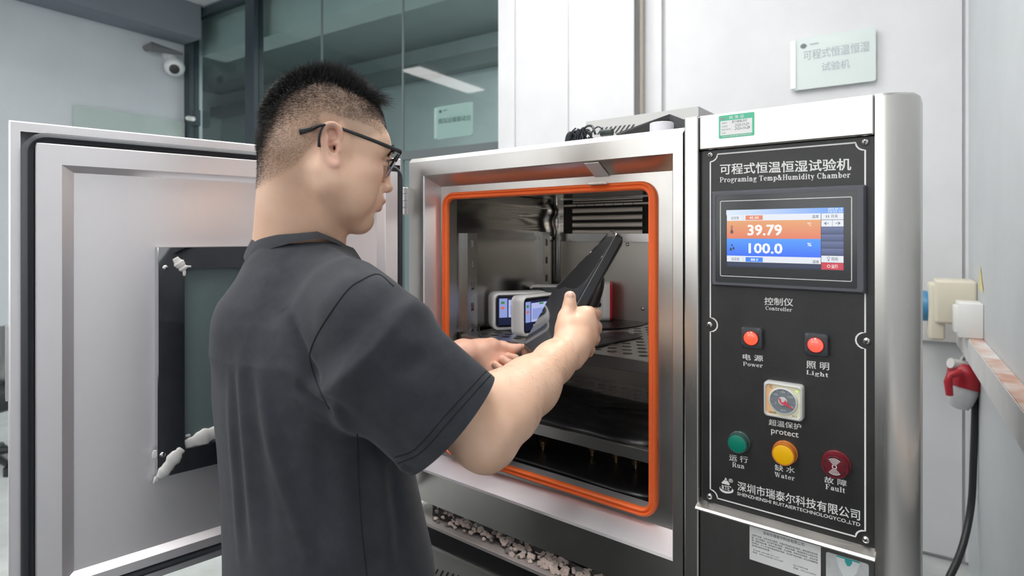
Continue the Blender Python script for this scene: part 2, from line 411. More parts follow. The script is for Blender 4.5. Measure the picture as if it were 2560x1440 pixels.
# wall signs
M_sign = mat('pale_green_acrylic', (.66, .735, .715), .3)
M_signw = mat('white_acrylic_edge', (.90, .92, .93), .2)
M_ink = mat('pale_grey_ink', (.44, .49, .51), .5)
M_inkd = mat('dark_green_ink', (.16, .21, .21), .5)
def sign(px0, py0, px1, py1, b, lines, label, ink, msign, z_edges):
    pl = room(0, b, 0)
    p = onplane(px0, (py0 + py1) / 2, pl, RN); q = onplane(px1, (py0 + py1) / 2, pl, RN)
    a0 = (p - RO).dot(RA); a1 = (q - RO).dot(RA); z1, z0 = z_edges
    o = thing('wall_sign', label, 'sign', room((a0 + a1) / 2, b, z0))
    out = [room(a, b, z) for a, z in rrect(a0, a1, z0, z1, .012, 4)]
    obj('sign_plate', MB().prism(out, -RN * .014), msign, o)
    obj('sign_edge', MB().hexa([room(a, bb, z) for z in (z0 + .008, z1 - .008) for a, bb in ((a0 - .012, b - .02), (a0 + .012, b - .02), (a0 + .012, b), (a0 - .012, b))]), M_signw, o)
    W = a1 - a0; Hh = z1 - z0
    for body, u0, u1, v0, v1 in lines:
        me = textmesh(body, .012)
        f = lambda u, v: room(a0 + u * W, b - .0145, z0 + v * Hh)
        obj('lettering', place_text(me, f(u0, v0), f(u1, v0), f(u0, v1), .0005, -RN), ink, o)
    # leaf-like emblem at the top left
    e = MB(); cu, cv = .14, .845
    pts = [room(a0 + (cu + .045 * math.cos(k) * (1.1 if math.cos(k) < 0 else .8)) * W, b - .0152, z0 + (cv + .05 * math.sin(k) * (1 - .5 * math.cos(k) * (math.cos(k) > 0))) * Hh) for k in [2 * math.pi * j / 14 for j in range(14)]]
    e.prism(pts, RN * -.0004); obj('emblem', e, M_inkd, o)
    e = MB().prism([room(a0 + u * W, b - .0152, z0 + v * Hh) for u, v in ((.21, .845), (.32, .85), (.32, .875), (.21, .87))], RN * -.0004); obj('emblem_bar', e, ink, o)
zz = lambda px, py, b: onplane(px, py, room(0, b, 0), RN).z
sign(1984, 165, 2190, 135, -.035, (('可程式恒温恒湿', .13, .93, .56, .75), ('试验机', .36, .70, .30, .47)),
     'pale green wall sign above the control column, two lines of grey characters', M_ink, M_sign,
     ((zz(1984, 100, -.035) + zz(2190, 70, -.035)) / 2, (zz(1984, 228, -.035) + zz(2190, 203, -.035)) / 2))
sign(1093, 305, 1183, 305, .03, (('模拟运输振动台', .07, .97, .46, .63),),
     'small pale green sign behind the glass partition, one line of dark characters', M_inkd, M_sign,
     ((zz(1093, 266, .03) + zz(1183, 258, .03)) / 2, (zz(1093, 349, .03) + zz(1183, 340, .03)) / 2))
# sockets in the right-hand corner
M_beige = plaster('aged_cream_plastic', (.76, .71, .58), .4, .05)
M_blue = mat('blue_plastic', (.06, .25, .45), .4)
sk = thing('power_socket', 'cream industrial socket box with blue round outlet on right wall corner', 'socket', room(-.05, -.3, 1.05))
bm = rbox(-.135, 0, -.34, -.17, 1.09, 1.265, .012, 3); bmesh.ops.transform(bm, matrix=frame_m(RO, RA, (0, 0, 1)), verts=bm.verts)
obj('socket_box', bm, M_beige, sk, 40)
bm = rbox(-.155, -.10, -.325, -.185, 1.02, 1.25, .012, 3); bmesh.ops.transform(bm, matrix=frame_m(RO, RA, (0, 0, 1)), verts=bm.verts)
obj('socket_cover', bm, M_beige, sk, 40)
obj('outlet_lid', MB().rings(room(-.15, -.25, 1.15), -RA, [(0, .062), (.02, .064), (.034, .055), (.037, .04)], 24), M_blue, sk, 40)
sb = thing('switch_box', 'small white switch box on right wall below the cream socket', 'switch', room(-.03, -.55, 1.05))
bm = rbox(-.075, 0, -.52, -.40, 1.065, 1.195, .006, 2); bmesh.ops.transform(bm, matrix=frame_m(RO, RA, (0, 0, 1)), verts=bm.verts)
obj('switch_cover', bm, M_white, sb, 40)
bm = rbox(-.085, -.07, -.50, -.42, 1.08, 1.18, .004, 2); bmesh.ops.transform(bm, matrix=frame_m(RO, RA, (0, 0, 1)), verts=bm.verts)
obj('switch_plate', bm, M_white, sb, 40)
st = setp(obj('warning_sticker', MB().prism([room(-.002, b, z) for b, z in ((-.52, 1.235), (-.40, 1.245), (-.43, 1.33))], -RA * .001), mat('yellow_sticker', (.78, .68, .28), .5)), 'yellow triangular warning sticker on right wall above the sockets', 'sticker')
# red plug hanging on a wire loop, black cable to the floor
D = 2.25
pg = thing('power_plug', 'red industrial plug with clear cap hanging by a hook in the corner', 'plug', camp(2410, 950, D))
M_red = mat('red_plastic', (.42, .015, .03), .4)
M_clear = mat('grey_clear_cap', (.55, .56, .57), .25)
top = camp(2420, 925, D); bot = camp(2396, 1022, D); ax = (bot - top); L = ax.length
obj('plug_body', MB().rings(top, ax, [(-.02, .045), (.0, .062), (.012, .064), (L * .35, .058), (L * .45, .054)], 24), M_red, pg, 40)
obj('plug_cap', MB().rings(top + ax * .42, ax, [(0, .05), (L * .10, .05), (L * .42, .04), (L * .55, .03), (L * .58, .01)], 24), M_clear, pg, 40)
obj('lid_arm', MB().tube([camp(2404, 931, D - .05), camp(2374, 938, D - .05), camp(2370, 955, D - .05), camp(2374, 988, D - .05)], [.012, .013, .014, .012], 10), M_red, pg, 60)
obj('plug_collar', MB().rings(top + Vector((0, 0, .012)), (.45 * CR + Vector((0, 0, -.1))), [(-.07, .02), (.085, .02)], 12), mat('pale_collar', (.70, .69, .67), .4), pg, 50)
obj('hook_loop', MB().tube(catmull([camp(2393, 925, D), camp(2402, 902, D), camp(2418, 882, D + .02), camp(2432, 884, D + .03), camp(2446, 908, D + .02), camp(2456, 925, D)], 5), .006, 8), mat('grey_wire', (.5, .5, .49), .4), pg, True)
cb = setp(obj('power_cable', MB().tube(catmull([camp(2437, 945, D), camp(2438, 1010, D), camp(2434, 1140, D), camp(2428, 1260, D), camp(2408, 1360, D - .05), camp(2375, 1440, D - .1), Vector((-.12, 2.58, .02)), Vector((-.30, 2.50, .0135))], 6), .0125, 12), M_dark, None, True), 'thick black power cable hanging from the red plug to the floor', 'cable')
# chair or cart edge peeking out behind the door at the far left
D = 3.6; p = camp(-30, 1000, D)
ch = thing('stool', 'black padded stool with grey backrest post, half hidden behind the door', 'stool', (p.x, p.y, 0))
obj('seat', MB().rings((p.x, p.y, .36), (0, 0, 1), [(0, .15), (.02, .19), (.12, .19), (.16, .15)], 28), M_dark, ch, 50)
obj('post', MB().rings((p.x, p.y, .05), (0, 0, 1), [(0, .04), (.33, .03)], 14), mat('dark_metal', (.12, .12, .12), .4, 1), ch, 40)
for k in range(5):
    a = k * 1.2566 + .2; e = Vector((p.x + .26 * math.cos(a), p.y + .26 * math.sin(a), .06))
    obj('foot', MB().tube([(p.x, p.y, .1), e], [.025, .018], 8).rings(e - Vector((0, 0, .06)), (0, 0, 1), [(0, .03), (.05, .03)], 10), M_dark, ch, 40)
obj('backrest_post', MB().tube([(p.x, p.y, .45), camp(4, 950, D), camp(8, 880, D), camp(3, 815, D)], [.03, .035, .03, .03], 12), mat('grey_metal', (.35, .35, .35), .35, 1), ch, 50)
# ================================================================== TEST CHAMBER
S_face = steel('brushed_steel_frame', (.62, .60, .57), .31, (3, 260, 3), dirt=.08)
S_vert = steel('brushed_steel_column', (.63, .61, .58), .25, (260, 260, 3), dirt=.06)
S_in = steel('liner_steel', (.50, .49, .47), .17, (3, 200, 3), wave=.05, dirt=.1)
S_inw = steel('wavy_liner_steel', (.52, .51, .50), .16, (3, 3, 120), wave=.10, dirt=.05)
S_shelf = steel('shelf_steel', (.55, .54, .52), .30, (40, 40, 40), dirt=.15)
S_dull = steel('dull_base_steel', (.30, .295, .285), .34, (3, 3, 200), dirt=.3)
S_door = steel('door_inner_steel', (.90, .865, .885), .40, (3, 3, 160), dirt=.05, smear=.05); S_door.node_tree.nodes['Principled BSDF'].inputs['Metallic'].default_value = .72
S_mirror = steel('polished_trim_steel', (.40, .40, .41), .05, (3, 3, 3), smear=.01)
S_bolt = mat('nickel_screw', (.72, .71, .69), .22, 1)
M_rub = mat('black_rubber', (.028, .031, .038), .42)
M_orange = mat('orange_silicone', (.93, .165, .032), .42, sss=.15, ssc=.004)
TH = H                                  # heights below are relative to the eye height
CH = thing('test_chamber', 'stainless steel climatic test chamber with open door and black control panel', 'test chamber', (-.55, 1.3, 0))
def rect(x0, x1, z0, z1, y, n=1): return [Vector((x, y, TH + z)) for x, z in ((x0, z0), (x1, z0), (x1, z1), (x0, z1))]
XL, XR = -1.0875, -.383
Y0 = .98
fb = MB()
loops = [rect(XL, XR, -.6535, .189, 1.10), rect(XL, XR, -.6535, .187, Y0 + .012), rect(XL + .004, XR - .001, -.648, .176, Y0),
         rect(-1.0335, -.402, -.576, .142, Y0), rect(-1.0315, -.404, -.572, .140, Y0 + .003), rect(-1.022, -.414, -.548, .117, 1.030),
         rect(-.997, -.467, -.524, .086, 1.030), rect(-.997, -.467, -.524, .086, 1.06)]
fb.grid(loops, closed=True)
fo = obj('front_frame', fb, S_face, CH)
M_satin = mat('satin_steel_reveal', (.74, .72, .75), .34, .72); fo.data.materials.append(M_satin)
for p in fo.data.polygons:
    if p.normal.x > .7 and p.center.x < -.9 and p.center.y > .981 and p.center.y < 1.03: p.material_index = 1
    if p.normal.z > .3 and p.center.z < TH - .5 and p.center.y > .98: p.material_index = 1
# weld line halfway up the head rail and its little clip
clip = onY(1497, 440, 1.012)
obj('top_clip', rbox(clip.x - .022, clip.x + .018, 1.008, 1.03, clip.z - .018, clip.z - .013, .001), S_bolt, CH)
obj('catch_strip', MB().hexa([(clip.x - .016 + dx, y, TH + z) for z_, dz in ((0, 0), (1, .0015)) for dx, y, z in ((0, .983, .1385 - dz), (.032, .983, .1385 - dz), (.030, 1.028, .1165 - dz), (-.002, 1.028, .1165 - dz))]), mat('grey_strip', (.66, .65, .66), .35, .3), CH)
# orange door seal: rounded loop with a ridge and a lip
sx0, sx1, sz0, sz1 = -1.012, -.452, -.539, .101
prof = [(.0, 1.031), (.0, 1.025), (.002, 1.021), (.0055, 1.0195), (.0078, 1.0235), (.0095, 1.0225), (.013, 1.0205), (.0155, 1.0225), (.0168, 1.027), (.0165, 1.032)]
rows = []
for off, y in prof:
    rows.append([(x, y, TH + z) for x, z in rrect(sx0 + off, sx1 - off, sz0 + off, sz1 - off, max(.034 - off, .011), 7)])
obj('door_seal', MB().grid(rows, closed=True), M_orange, CH, 60)
# liner box
ix0, ix1, iz0, iz1, iy = -1.0, -.462, -.525, .108, 1.525
def lin(name, *c, m=S_in): return obj(name, MB().poly(*[Vector((x, y, TH + z)) for x, y, z in c]), m, CH)
obj('liner_back', MB().box(ix0, ix1, iy, iy + .01, TH + iz0, TH + iz1), S_in, CH)
obj('liner_floor', MB().box(ix0, ix1, 1.05, iy, TH + iz0 - .01, TH + iz0), steel('liner_floor_steel', (.22, .215, .21), .2, (3, 200, 3), dirt=.4), CH)
obj('liner_ceiling', MB().box(ix0, ix1, 1.05, iy, TH + iz1, TH + iz1 + .01), S_in, CH)
obj('liner_right', MB().box(ix1, ix1 + .01, 1.05, iy, TH + iz0, TH + iz1), S_in, CH)
lw = MB()
rr = []
for i in range(40):
    z = iz0 + (iz1 - iz0) * i / 39
    row = []
    for j in range(30):
        y = 1.05 + (iy - 1.05) * j / 29
        bul = .004 * math.sin(z * 95 + 5 * y) * max(0, min(1, (z - .0) / .03)) * max(0, min(1, (y - 1.1) / .25)) if z > 0 else 0
        row.append((ix0 + bul, y, TH + z))
    rr.append(row)
obj('liner_left', lw.grid(rr), S_inw, CH, True)
obj('wall_ledge', MB().box(ix0, ix0 + .004, 1.12, 1.50, TH - .018, TH - .006), S_in, CH)
lamp_ = obj('chamber_lamp', MB().rings((-.60, 1.095, TH + iz1), (0, 0, -1), [(0, .030), (.005, .030), (.008, .022), (.009, .002)], 20), mat('chamber_lamp_glass', (1, .95, .85), .3, emit=62, ecol=(1, .94, .86)), CH, 40)
# beads and panels on the back wall
for px in (1392, 1404):
    p = onY(px, 560, iy)
    obj('corner_bead', MB().rings((p.x, iy, TH + iz0), (0, 0, 1), [(0, .006), (iz1 - iz0, .006)], 10, False), S_in, CH, 60)
pL = onY(1408, 600, iy).x
bp = MB().box(pL, ix1, iy - .012, iy, TH + iz0 + .02, TH - .012); obj('back_panel', bp, steel('back_panel_steel', (.60, .575, .53), .42, (3, 3, 200), dirt=.1), CH)
obj('panel_rail', MB().box(pL, ix1, iy - .022, iy, TH - .022, TH + .001), S_in, CH)
obj('panel_post', MB().box(pL, pL + .014, iy - .02, iy, TH + .0, TH + .105), S_in, CH)
for x, z in ((onY(1574, 611, iy).x, -.030), (onY(1612, 770, iy).x, -.21), (pL + .007, .05)):
    obj('panel_screw', MB().rings((x, iy - .012 if z < 0 else iy - .02, TH + z), (0, -1, 0), [(0, .005), (.002, .005), (.004, .003), (.0045, .001)], 12), S_bolt, CH, 50)
obj('louver_recess', MB().box(pL + .014, ix1, iy - .003, iy - .001, TH + .0, TH + .105), mat('duct_black', (.012, .011, .01), .6), CH)
xl0, xl1 = onY(1430, 540, iy - .02).x, onY(1605, 540, iy - .02).x
S_lv = steel('louver_steel', (.70, .66, .60), .42, (3, 3, 200)); S_lv.node_tree.nodes['Principled BSDF'].inputs['Metallic'].default_value = .75
for z in (.0055, .0270, .0485, .0700):
    rows = [[(x, iy - .014 - .004 * math.sin(math.pi * q) ** .3, TH + z - .0074 + .0148 * q) for q in (0, .12, .35, .65, .88, 1)] for x in (xl0, xl1)]
    back = [[(p[0], p[1] + .0016, p[2]) for p in reversed(r)] for r in rows]
    obj('louver_slat', MB().grid([a_ + b_ for a_, b_ in zip(rows, back)], closed=True, cap=True), S_lv, CH, 40)
obj('louver_bar', MB().box(pL + .012, ix1, iy - .024, iy - .018, TH + .0835, TH + .0885), S_lv, CH)
for k in range(7): obj('bar_rivet', MB().box(*(lambda x: (x - .0008, x + .0008))(xl0 + (xl1 - xl0) * (k + .6) / 7.4), iy - .0246, iy - .018, TH + .083, TH + .089), M_dark, CH)
for z in (.0945, .1015): obj('louver_slat', MB().box(xl0, xl1, iy - .016, iy - .010, TH + z - .0018, TH + z + .0018), S_lv, CH)
# shelf uprights with keyhole slots
for yy, ztop, zb, nn in ((1.088, .002, -.40, 7), (1.42, .006, -.40, 7)):
    up = MB(); w_ = .034
    zs = [(-.025 - .0535 * k) for k in range(nn)]
    z_edges = [zb] + sorted(sum([[z - .010, z + .010] for z in zs], [])) + [ztop]
    # web with real slots
    for i in range(len(z_edges) - 1):
        a, b = z_edges[i], z_edges[i + 1]
        if i % 2 == 0: up.box(ix0 + .014, ix0 + .0155, yy, yy + w_, TH + a, TH + b)
        else:
            up.box(ix0 + .014, ix0 + .0155, yy, yy + .011, TH + a, TH + b); up.box(ix0 + .014, ix0 + .0155, yy + .023, yy + w_, TH + a, TH + b)
    up.box(ix0, ix0 + .0155, yy - .0015, yy, TH + zb, TH + ztop); up.box(ix0, ix0 + .0155, yy + w_, yy + w_ + .0015, TH + zb, TH + ztop)
    u = obj('shelf_upright', up, S_shelf, CH)
    for z in zs:
        obj('slot_tongue', MB().poly((ix0 + .006, yy + .011, TH + z - .009), (ix0 + .006, yy + .023, TH + z - .009), (ix0 + .010, yy + .017, TH + z + .004)), mat('tongue_white', (.75, .74, .72), .4), u)
# brass bolts on the liner floor
M_brass = mat('aged_brass', (.60, .46, .26), .35, 1)
for px, py in ((1358, 1128), (1481, 1143), (1541, 1160), (1590, 1176)):
    p = onZ(px, py, TH + iz0)
    obj('brass_bolt', MB().rings((p.x, p.y, TH + iz0), (0, 0, 1), [(0, .0045), (.014, .0045), (.0145, .009), (.019, .0095), (.020, .006), (.022, .006), (.0225, .009), (.027, .010), (.029, .006)], 14), M_brass, CH, 40)
# body behind the front
bd = MB(); bd.box(XL, XR, 1.10, 1.80, TH - .72, TH - .545); bd.box(XL, XR, 1.535, 1.80, TH - .545, TH + .189)
bd.box(XL, -1.006, 1.10, 1.54, TH - .545, TH + .189); bd.box(-.452, XR, 1.10, 1.54, TH - .545, TH + .189); bd.box(XL, XR, 1.10, 1.54, TH + .118, TH + .189)
obj('cabinet_body', bd, S_vert, CH)
# ---- base below the chamber: ledge with crumbling foam, plinth panel with vent slots
yl = .962
lg = MB(); lg.grid([[(x, y, TH + z) for y, z in ((yl, -.692), (yl, -.685), (yl + .001, -.684), (1.10, -.684), (1.10, -.690), (yl + .003, -.690), (yl + .003, -.692))] for x in (XL, XR)], closed=True, cap=True)
obj('ledge', lg, mat('ledge_steel', (.55, .50, .48), .4, .4), CH)
p1 = onY(1073, 1355, yl + .01)
pn = MB(); pn.box(XL, XR, yl + .008, yl + .012, p1.z, TH - .69)
obj('plinth_band', pn, mat('plinth_band_gloss', (.022, .022, .024), .18), CH)
zb = p1.z
obj('plinth_trim', MB().box(XL, XR, yl + .004, yl + .02, zb - .008, zb), S_face, CH)
pl = MB(); pl.box(XL, XR, yl + .010, yl + .016, .12, zb - .008)
obj('plinth_panel', pl, mat('plinth_panel_steel', (.40, .39, .365), .4, .45), CH)
for px in (1060, 1073, 1086, 1099, 1112, 1125, 1138):
    a_, b_ = onY(px - 4, 1450 + (px - 1090) * .3, yl + .01), onY(px + 9, 1424 + (px - 1090) * .3, yl + .01); dx = .0026
    obj('vent_slot', MB().hexa([(p.x + d, y, p.z) for p in (a_, b_) for d, y in ((-dx, yl + .0094), (dx, yl + .0094), (dx, yl + .011), (-dx, yl + .011))]), M_dark, CH)
obj('plinth_back', MB().box(XL, XR, yl + .03, yl + .035, .12, zb), M_dark, CH)
bs = MB(); bs.box(XL, XL + .01, yl + .02, 1.8, .1, TH - .72); bs.box(XL, XR, 1.79, 1.80, .1, TH - .72); bs.box(XL, XR, yl + .02, 1.8, .10, .11)
obj('base_cabinet', bs, S_dull, CH)
for x, y in ((XL + .08, 1.06), (-.12, 1.06), (XL + .08, 1.7), (-.12, 1.7)):
    obj('castor', MB().rings((x - .02, y, .04), (1, 0, 0), [(0, .03), (.004, .04), (.036, .04), (.04, .03)], 20).box(x - .02, x + .02, y - .025, y + .025, .07, .11), M_dark, CH, 40)
# crumbled foam on the ledge, piece by piece
M_foam = mat('crumbled_foam', (.62, .50, .44), .85); tt = NT(M_foam)
tt.link(tt.ramp(tt.noise(tt.coords((1, 1, 1)), 40, 4, .7), [(.26, (.16, .13, .13)), (.42, (.60, .48, .43)), (.7, (.82, .68, .61))]), tt.b.inputs['Base Color'])
rng = random.Random(4)
x0, x1 = onY(1085, 1310, 1.0).x, -.40
M_foamg = plaster('sooty_foam', (.20, .19, .19), .85, .3, 50)
for k in range(270):
    u = rng.random() ** .75 if k > 24 else rng.random() * .45
    v = rng.random(); x = x0 + (x1 - x0) * u; r = rng.uniform(.0045, .0095) * (.65 + .5 * u)
    if u < .40 and k > 24 and v < .45: v += .5
    c = Vector((x, .974 + .026 * v, TH - .6815 + .022 * v)); nseg = rng.choice((5, 6, 6, 7)); pts = []
    nrm = Vector((rng.uniform(-.35, .35), -.75 + rng.uniform(-.3, .3), .66 + rng.uniform(-.2, .3))).normalized(); e1 = nrm.cross(Vector((0, .66, .75))).normalized(); e2 = nrm.cross(e1)
    for j in range(nseg):
        a = 2 * math.pi * j / nseg + rng.uniform(-.3, .3); q = r * rng.uniform(.75, 1.2)
        pts.append(c + e1 * q * math.cos(a) * 1.15 + e2 * q * math.sin(a) * .85)
    th_ = rng.uniform(.002, .005)
    m = MB().grid([[p - nrm * th_ for p in pts], pts, [c + (p - c) * .82 + nrm * .0008 for p in pts]], closed=True, cap=True)
    m.v = [(min(max(vx, XL), XR), max(vy, yl + .004), max(vz, TH - .684)) for vx, vy, vz in m.v]
    obj('foam_chip', m, M_foamg if rng.random() < .22 else M_foam, CH)
obj('torn_lining', MB().grid([[(x0 + (x1 - x0) * i / 40, .992 + .004 * math.sin(i * 2.1) + .006 * rng.random(), TH - .684 + h_ * (1 + .35 * math.sin(i * 1.3) + .3 * rng.random())) for i in range(41)] for h_ in (0, .022)]), mat('charred_lining', (.06, .055, .055), .8), CH)
# ---- hinge between door and frame
for zc, nm in ((onY(1003, 503, .97).z, 0), (onY(1003, 1250, .97).z, 1)):
    hx = onY(1003, 503, .965).x
    hg = MB().box(hx - .018, hx + .016, .972, .980, zc - .034, zc + .034)
    ho = obj('hinge', hg, mat('hinge_plate', (.78, .78, .79), .25, .85), CH)
    for k in range(4):
        z = zc - .034 + k * .017
        obj('knuckle', MB().rings((hx + .004, .966, z + .0006), (0, 0, 1), [(0, .0075), (.001, .0085), (.0148, .0085), (.0158, .0075)], 16), mat('hinge_chrome', (.86, .86, .88), .22, .8), ho, 40)
    for k in (-1, 1): obj('hinge_hole', MB().rings((hx - .011, .9718, zc + k * .02), (0, -1, 0), [(0, .004), (.0008, .004)], 10), M_dark, ho)
# ---- door, swung wide open to the left
DU = Vector((-.18, -.984, 0)).normalized(); DN = Vector((.984, -.18, 0)).normalized(); DH = Vector((-1.075, .962, 0))
def dr(u, n, z): return DH + DU * u + DN * n + Vector((0, 0, z))
def duz(px, py, n=0):
    p = onplane(px, py, DH + DN * n, DN); return (p - DH).dot(DU), p.z
def drect(u0, u1, z0, z1, n): return [dr(u, n, z) for u, z in ((u0, z0), (u1, z0), (u1, z1), (u0, z1))]
def drr(u0, u1, z0, z1, r, n, seg=6): return [dr(u, n, z) for u, z in rrect(u0, u1, z0, z1, r, seg)]
uF = duz(22, 305)[0]; zT = (duz(22, 305)[1] + duz(640, 357)[1]) / 2
uG0 = duz(52, 500, .012)[0]; uG1 = duz(88, 500, .012)[0]
zG0 = duz(110, 331, .012)[1]; zG1 = duz(88, 356, .012)[1]
zGb1 = duz(420, 1398, .012)[1]; zGb0 = zGb1 - (zG0 - zG1)
zB = zGb0 - (zT - zG0); uI = uF - uG0      # outer rim width
um0, um1 = .014, uF
uH = uI + .0                               # hinge-side mirror of the rim
print('door', uF, zT, uG0, uG1, zG0, zG1, zGb0, zB)
dp = MB()
dp.grid([drect(um0, um1, zB, zT, -.052), drect(um0, um1, zB, zT, -.002), drect(um0 + .002, um1 - .002, zB + .002, zT - .002, .0), drect(uH, uG0 , zGb0, zG0, .0)], closed=True)
dp.poly(*reversed(drect(um0, um1, zB, zT, -.052)))
DOOR = obj('door', dp, S_door, CH)
gw = uG0 - uG1
rows = []
for off, n in ((0, -.001), (0, .008), (.003, .014), (.009, .019), (gw - .01, .019), (gw - .003, .016), (gw, .011), (gw, -.001)):
    rows.append(drr(uH + off, uG0 - off, zGb0 + off, zG0 - off, max(.034 - off, .008), n))
obj('gasket', MB().grid(rows, closed=True), M_rub, DOOR, 50)
# raised inner skin with a stepped frame
uS0 = duz(155, 600, .02)[0]; uS1 = duz(187, 600, .008)[0]; zS0 = duz(157, 412, .02)[1]; zS1 = duz(190, 434, .008)[1]
zSb1 = duz(190, 1426, .008)[1]; zSb0 = zSb1 - (zS0 - zS1)
gi = uG1; st_ = uG1 - uS0; st2 = uG1 - uS1
pn = MB(); uq = uH + gw
pn.grid([drect(uq - .001, gi + .001, zGb1 - .001, zG1 + .001, .002), drect(uq, gi, zGb1, zG1, .016), drect(uq + .002, gi - .002, zGb1 + .002, zG1 - .002, .018),
         drect(uq + st_, gi - st_, zSb0, zS0, .018), drect(uq + st_ + .001, gi - st_ - .001, zSb0 + .001, zS0 - .001, .017),
         drect(uq + st2 - .001, gi - st2 + .001, zSb1 - .001, zS1 + .001, .0065), drect(uq + st2, gi - st2, zSb1, zS1, .007)], closed=True)
pn.poly(*drect(uq + st2, gi - st2, zSb1, zS1, .007))
obj('door_liner', pn, S_door, DOOR)
# window with a polished trim
uW = duz(394, 800, .03)[0]; zW1 = duz(398, 618, .03)[1]; zW0 = duz(396, 1196, .03)[1]
uWi = duz(461, 800, .03)[0]; zWi1 = duz(470, 672, .03)[1]; zWi0 = duz(462, 1122, .03)[1]
cen = (uq + gi) / 2; uW2 = 2 * cen - uW; uWi2 = 2 * cen - uWi
wf = MB(); wf.grid([drect(uW2, uW, zW0, zW1, .006), drect(uW2, uW, zW0, zW1, .030), drect(uW2 + .0012, uW - .0012, zW0 + .0012, zW1 - .0012, .0315), drect(uWi2, uWi, zWi0, zWi1, .0315), drect(uWi2, uWi, zWi0, zWi1, .022)], closed=True)
obj('window_trim', wf, S_mirror, DOOR)
M_dglass = mat('door_glass', (.16, .21, .21), .12, 0, spec=.9, coat=.6)
obj('window_pane', MB().prism(drect(uWi2, uWi, zWi0, zWi1, .0235), -DN * .004), M_dglass, DOOR)
for u, z in (duz(413, 669, .03), duz(406, 1136, .03), (uW2 + .02, zW0 + .06), (uW2 + .02, zW1 - .06)):
    obj('trim_screw', MB().rings(dr(u, .031, z), DN, [(0, .005), (.0015, .005), (.003, .0035), (.0036, .001)], 12), S_bolt, DOOR, 50)
M_seal = plaster('white_sealant', (.80, .78, .76), .35, .06, 30)
def blob(name, pts, r, n):
    """smeared bead of sealant along px points lying on the door"""
    P = [dr(*(lambda q: (q[0], n, q[1]))(duz(x, y, n))) for x, y in pts]
    P = catmull(P, 9); rg = random.Random(len(pts) * 7 + int(pts[0][0]))
    o1, o2 = rg.uniform(0, 9), rg.uniform(0, 9); rad = [r * (.35 + .65 * math.sin(math.pi * (i + .6) / (len(P) + .2)) ** .6) * (1 + .13 * math.sin(i * .55 + o1) + .06 * math.sin(i * 1.3 + o2)) for i in range(len(P))]
    mb = MB().tube(P, rad, 12)
    mb.v = [tuple(Vector(v) - DN * ((Vector(v) - dr(0, n, 0)).dot(DN) * .7)) for v in mb.v]
    obj(name, mb, M_seal, DOOR, True)
blob('sealant', [(438, 645), (446, 656), (456, 668), (462, 676)], .0085, .0325)
blob('sealant', [(461, 664), (461, 690)], .003, .033)
blob('sealant', [(458, 667), (478, 666)], .0025, .033)
blob('sealant', [(396, 1196), (418, 1170), (440, 1140), (456, 1122)], .0115, .0325)
blob('sealant', [(384, 1200), (396, 1200)], .008, .02)
blob('sealant', [(387, 1125), (388, 1148)], .005, .02)
blob('sealant', [(462, 1112), (500, 1096), (540, 1080), (590, 1066)], .014, .0245)
blob('sealant', [(464, 1090), (476, 1088)], .003, .0255)
# bolt for the latch on the free edge
obj('latch_plate', MB().hexa([dr(u, n, z) for z in (1.18, 1.30) for u, n in ((uF - .001, -.045), (uF + .004, -.045), (uF + .004, -.01), (uF - .001, -.01))]), S_bolt, DOOR)
# ---- control column
YC = .98
xa, xb = onY(1710, 500, YC).x, onY(1747, 500, YC).x
xc = onY(2187, 600, YC).x; xr = -.047; R_ = .042
zc1 = .202; zr1 = .141; zr0 = -.457
def plan(x0, x1): return [(x0, YC), (x1 - R_, YC)] + [(x1 - R_ + R_ * math.sin(t), YC + R_ - R_ * math.cos(t)) for t in [math.radians(9 * k) for k in range(1, 11)]] + [(x1, 1.075), (x1 - .012, 1.09), (-.105, 1.10), (-.105, 1.80), (x0, 1.80)]
pil = plan(xc, xr)
pm = MB(); n = len(pil)
pm.grid([[(x, y, .11) for x, y in pil], [(x, y, TH + zc1 - .004) for x, y in pil], [(x + (-.004 if x > xc + .01 else 0), y + (.004 if y < 1.0 else 0), TH + zc1) for x, y in pil]], closed=True, cap=True)
obj('right_pillar', pm, S_vert, CH, 35)
obj('left_stile', rbox(xa, xb - .0006, YC, 1.75, .11, TH + zc1 + .001, .0025), S_vert, CH)
obj('head_rail', rbox(xb + .0006, xc - .0008, YC, 1.75, TH + zr1 + .002, TH + zc1, .0025), S_vert, CH)
obj('column_back', MB().box(xb, xc, 1.06, 1.80, .11, TH + zr1), S_dull, CH)
# sill under the panel and the lower plate
zs = zr0 - .001
sl = MB(); cs = [(.995, zs + .004), (YC - .010, zs - .004), (YC - .013, zs - .007), (YC - .013, zs - .009), (YC - .006, zs - .011), (.995, zs - .011)]
sl.grid([[(x, y, TH + z) for y, z in cs] for x in (xb - .002, xc + .001)], closed=True, cap=True)
obj('panel_sill', sl, S_face, CH)
lp = MB(); lp.box(xb + .001, xc - .001, YC + .004, YC + .02, .11, TH + zs - .017); obj('lower_plate', lp, S_dull, CH)
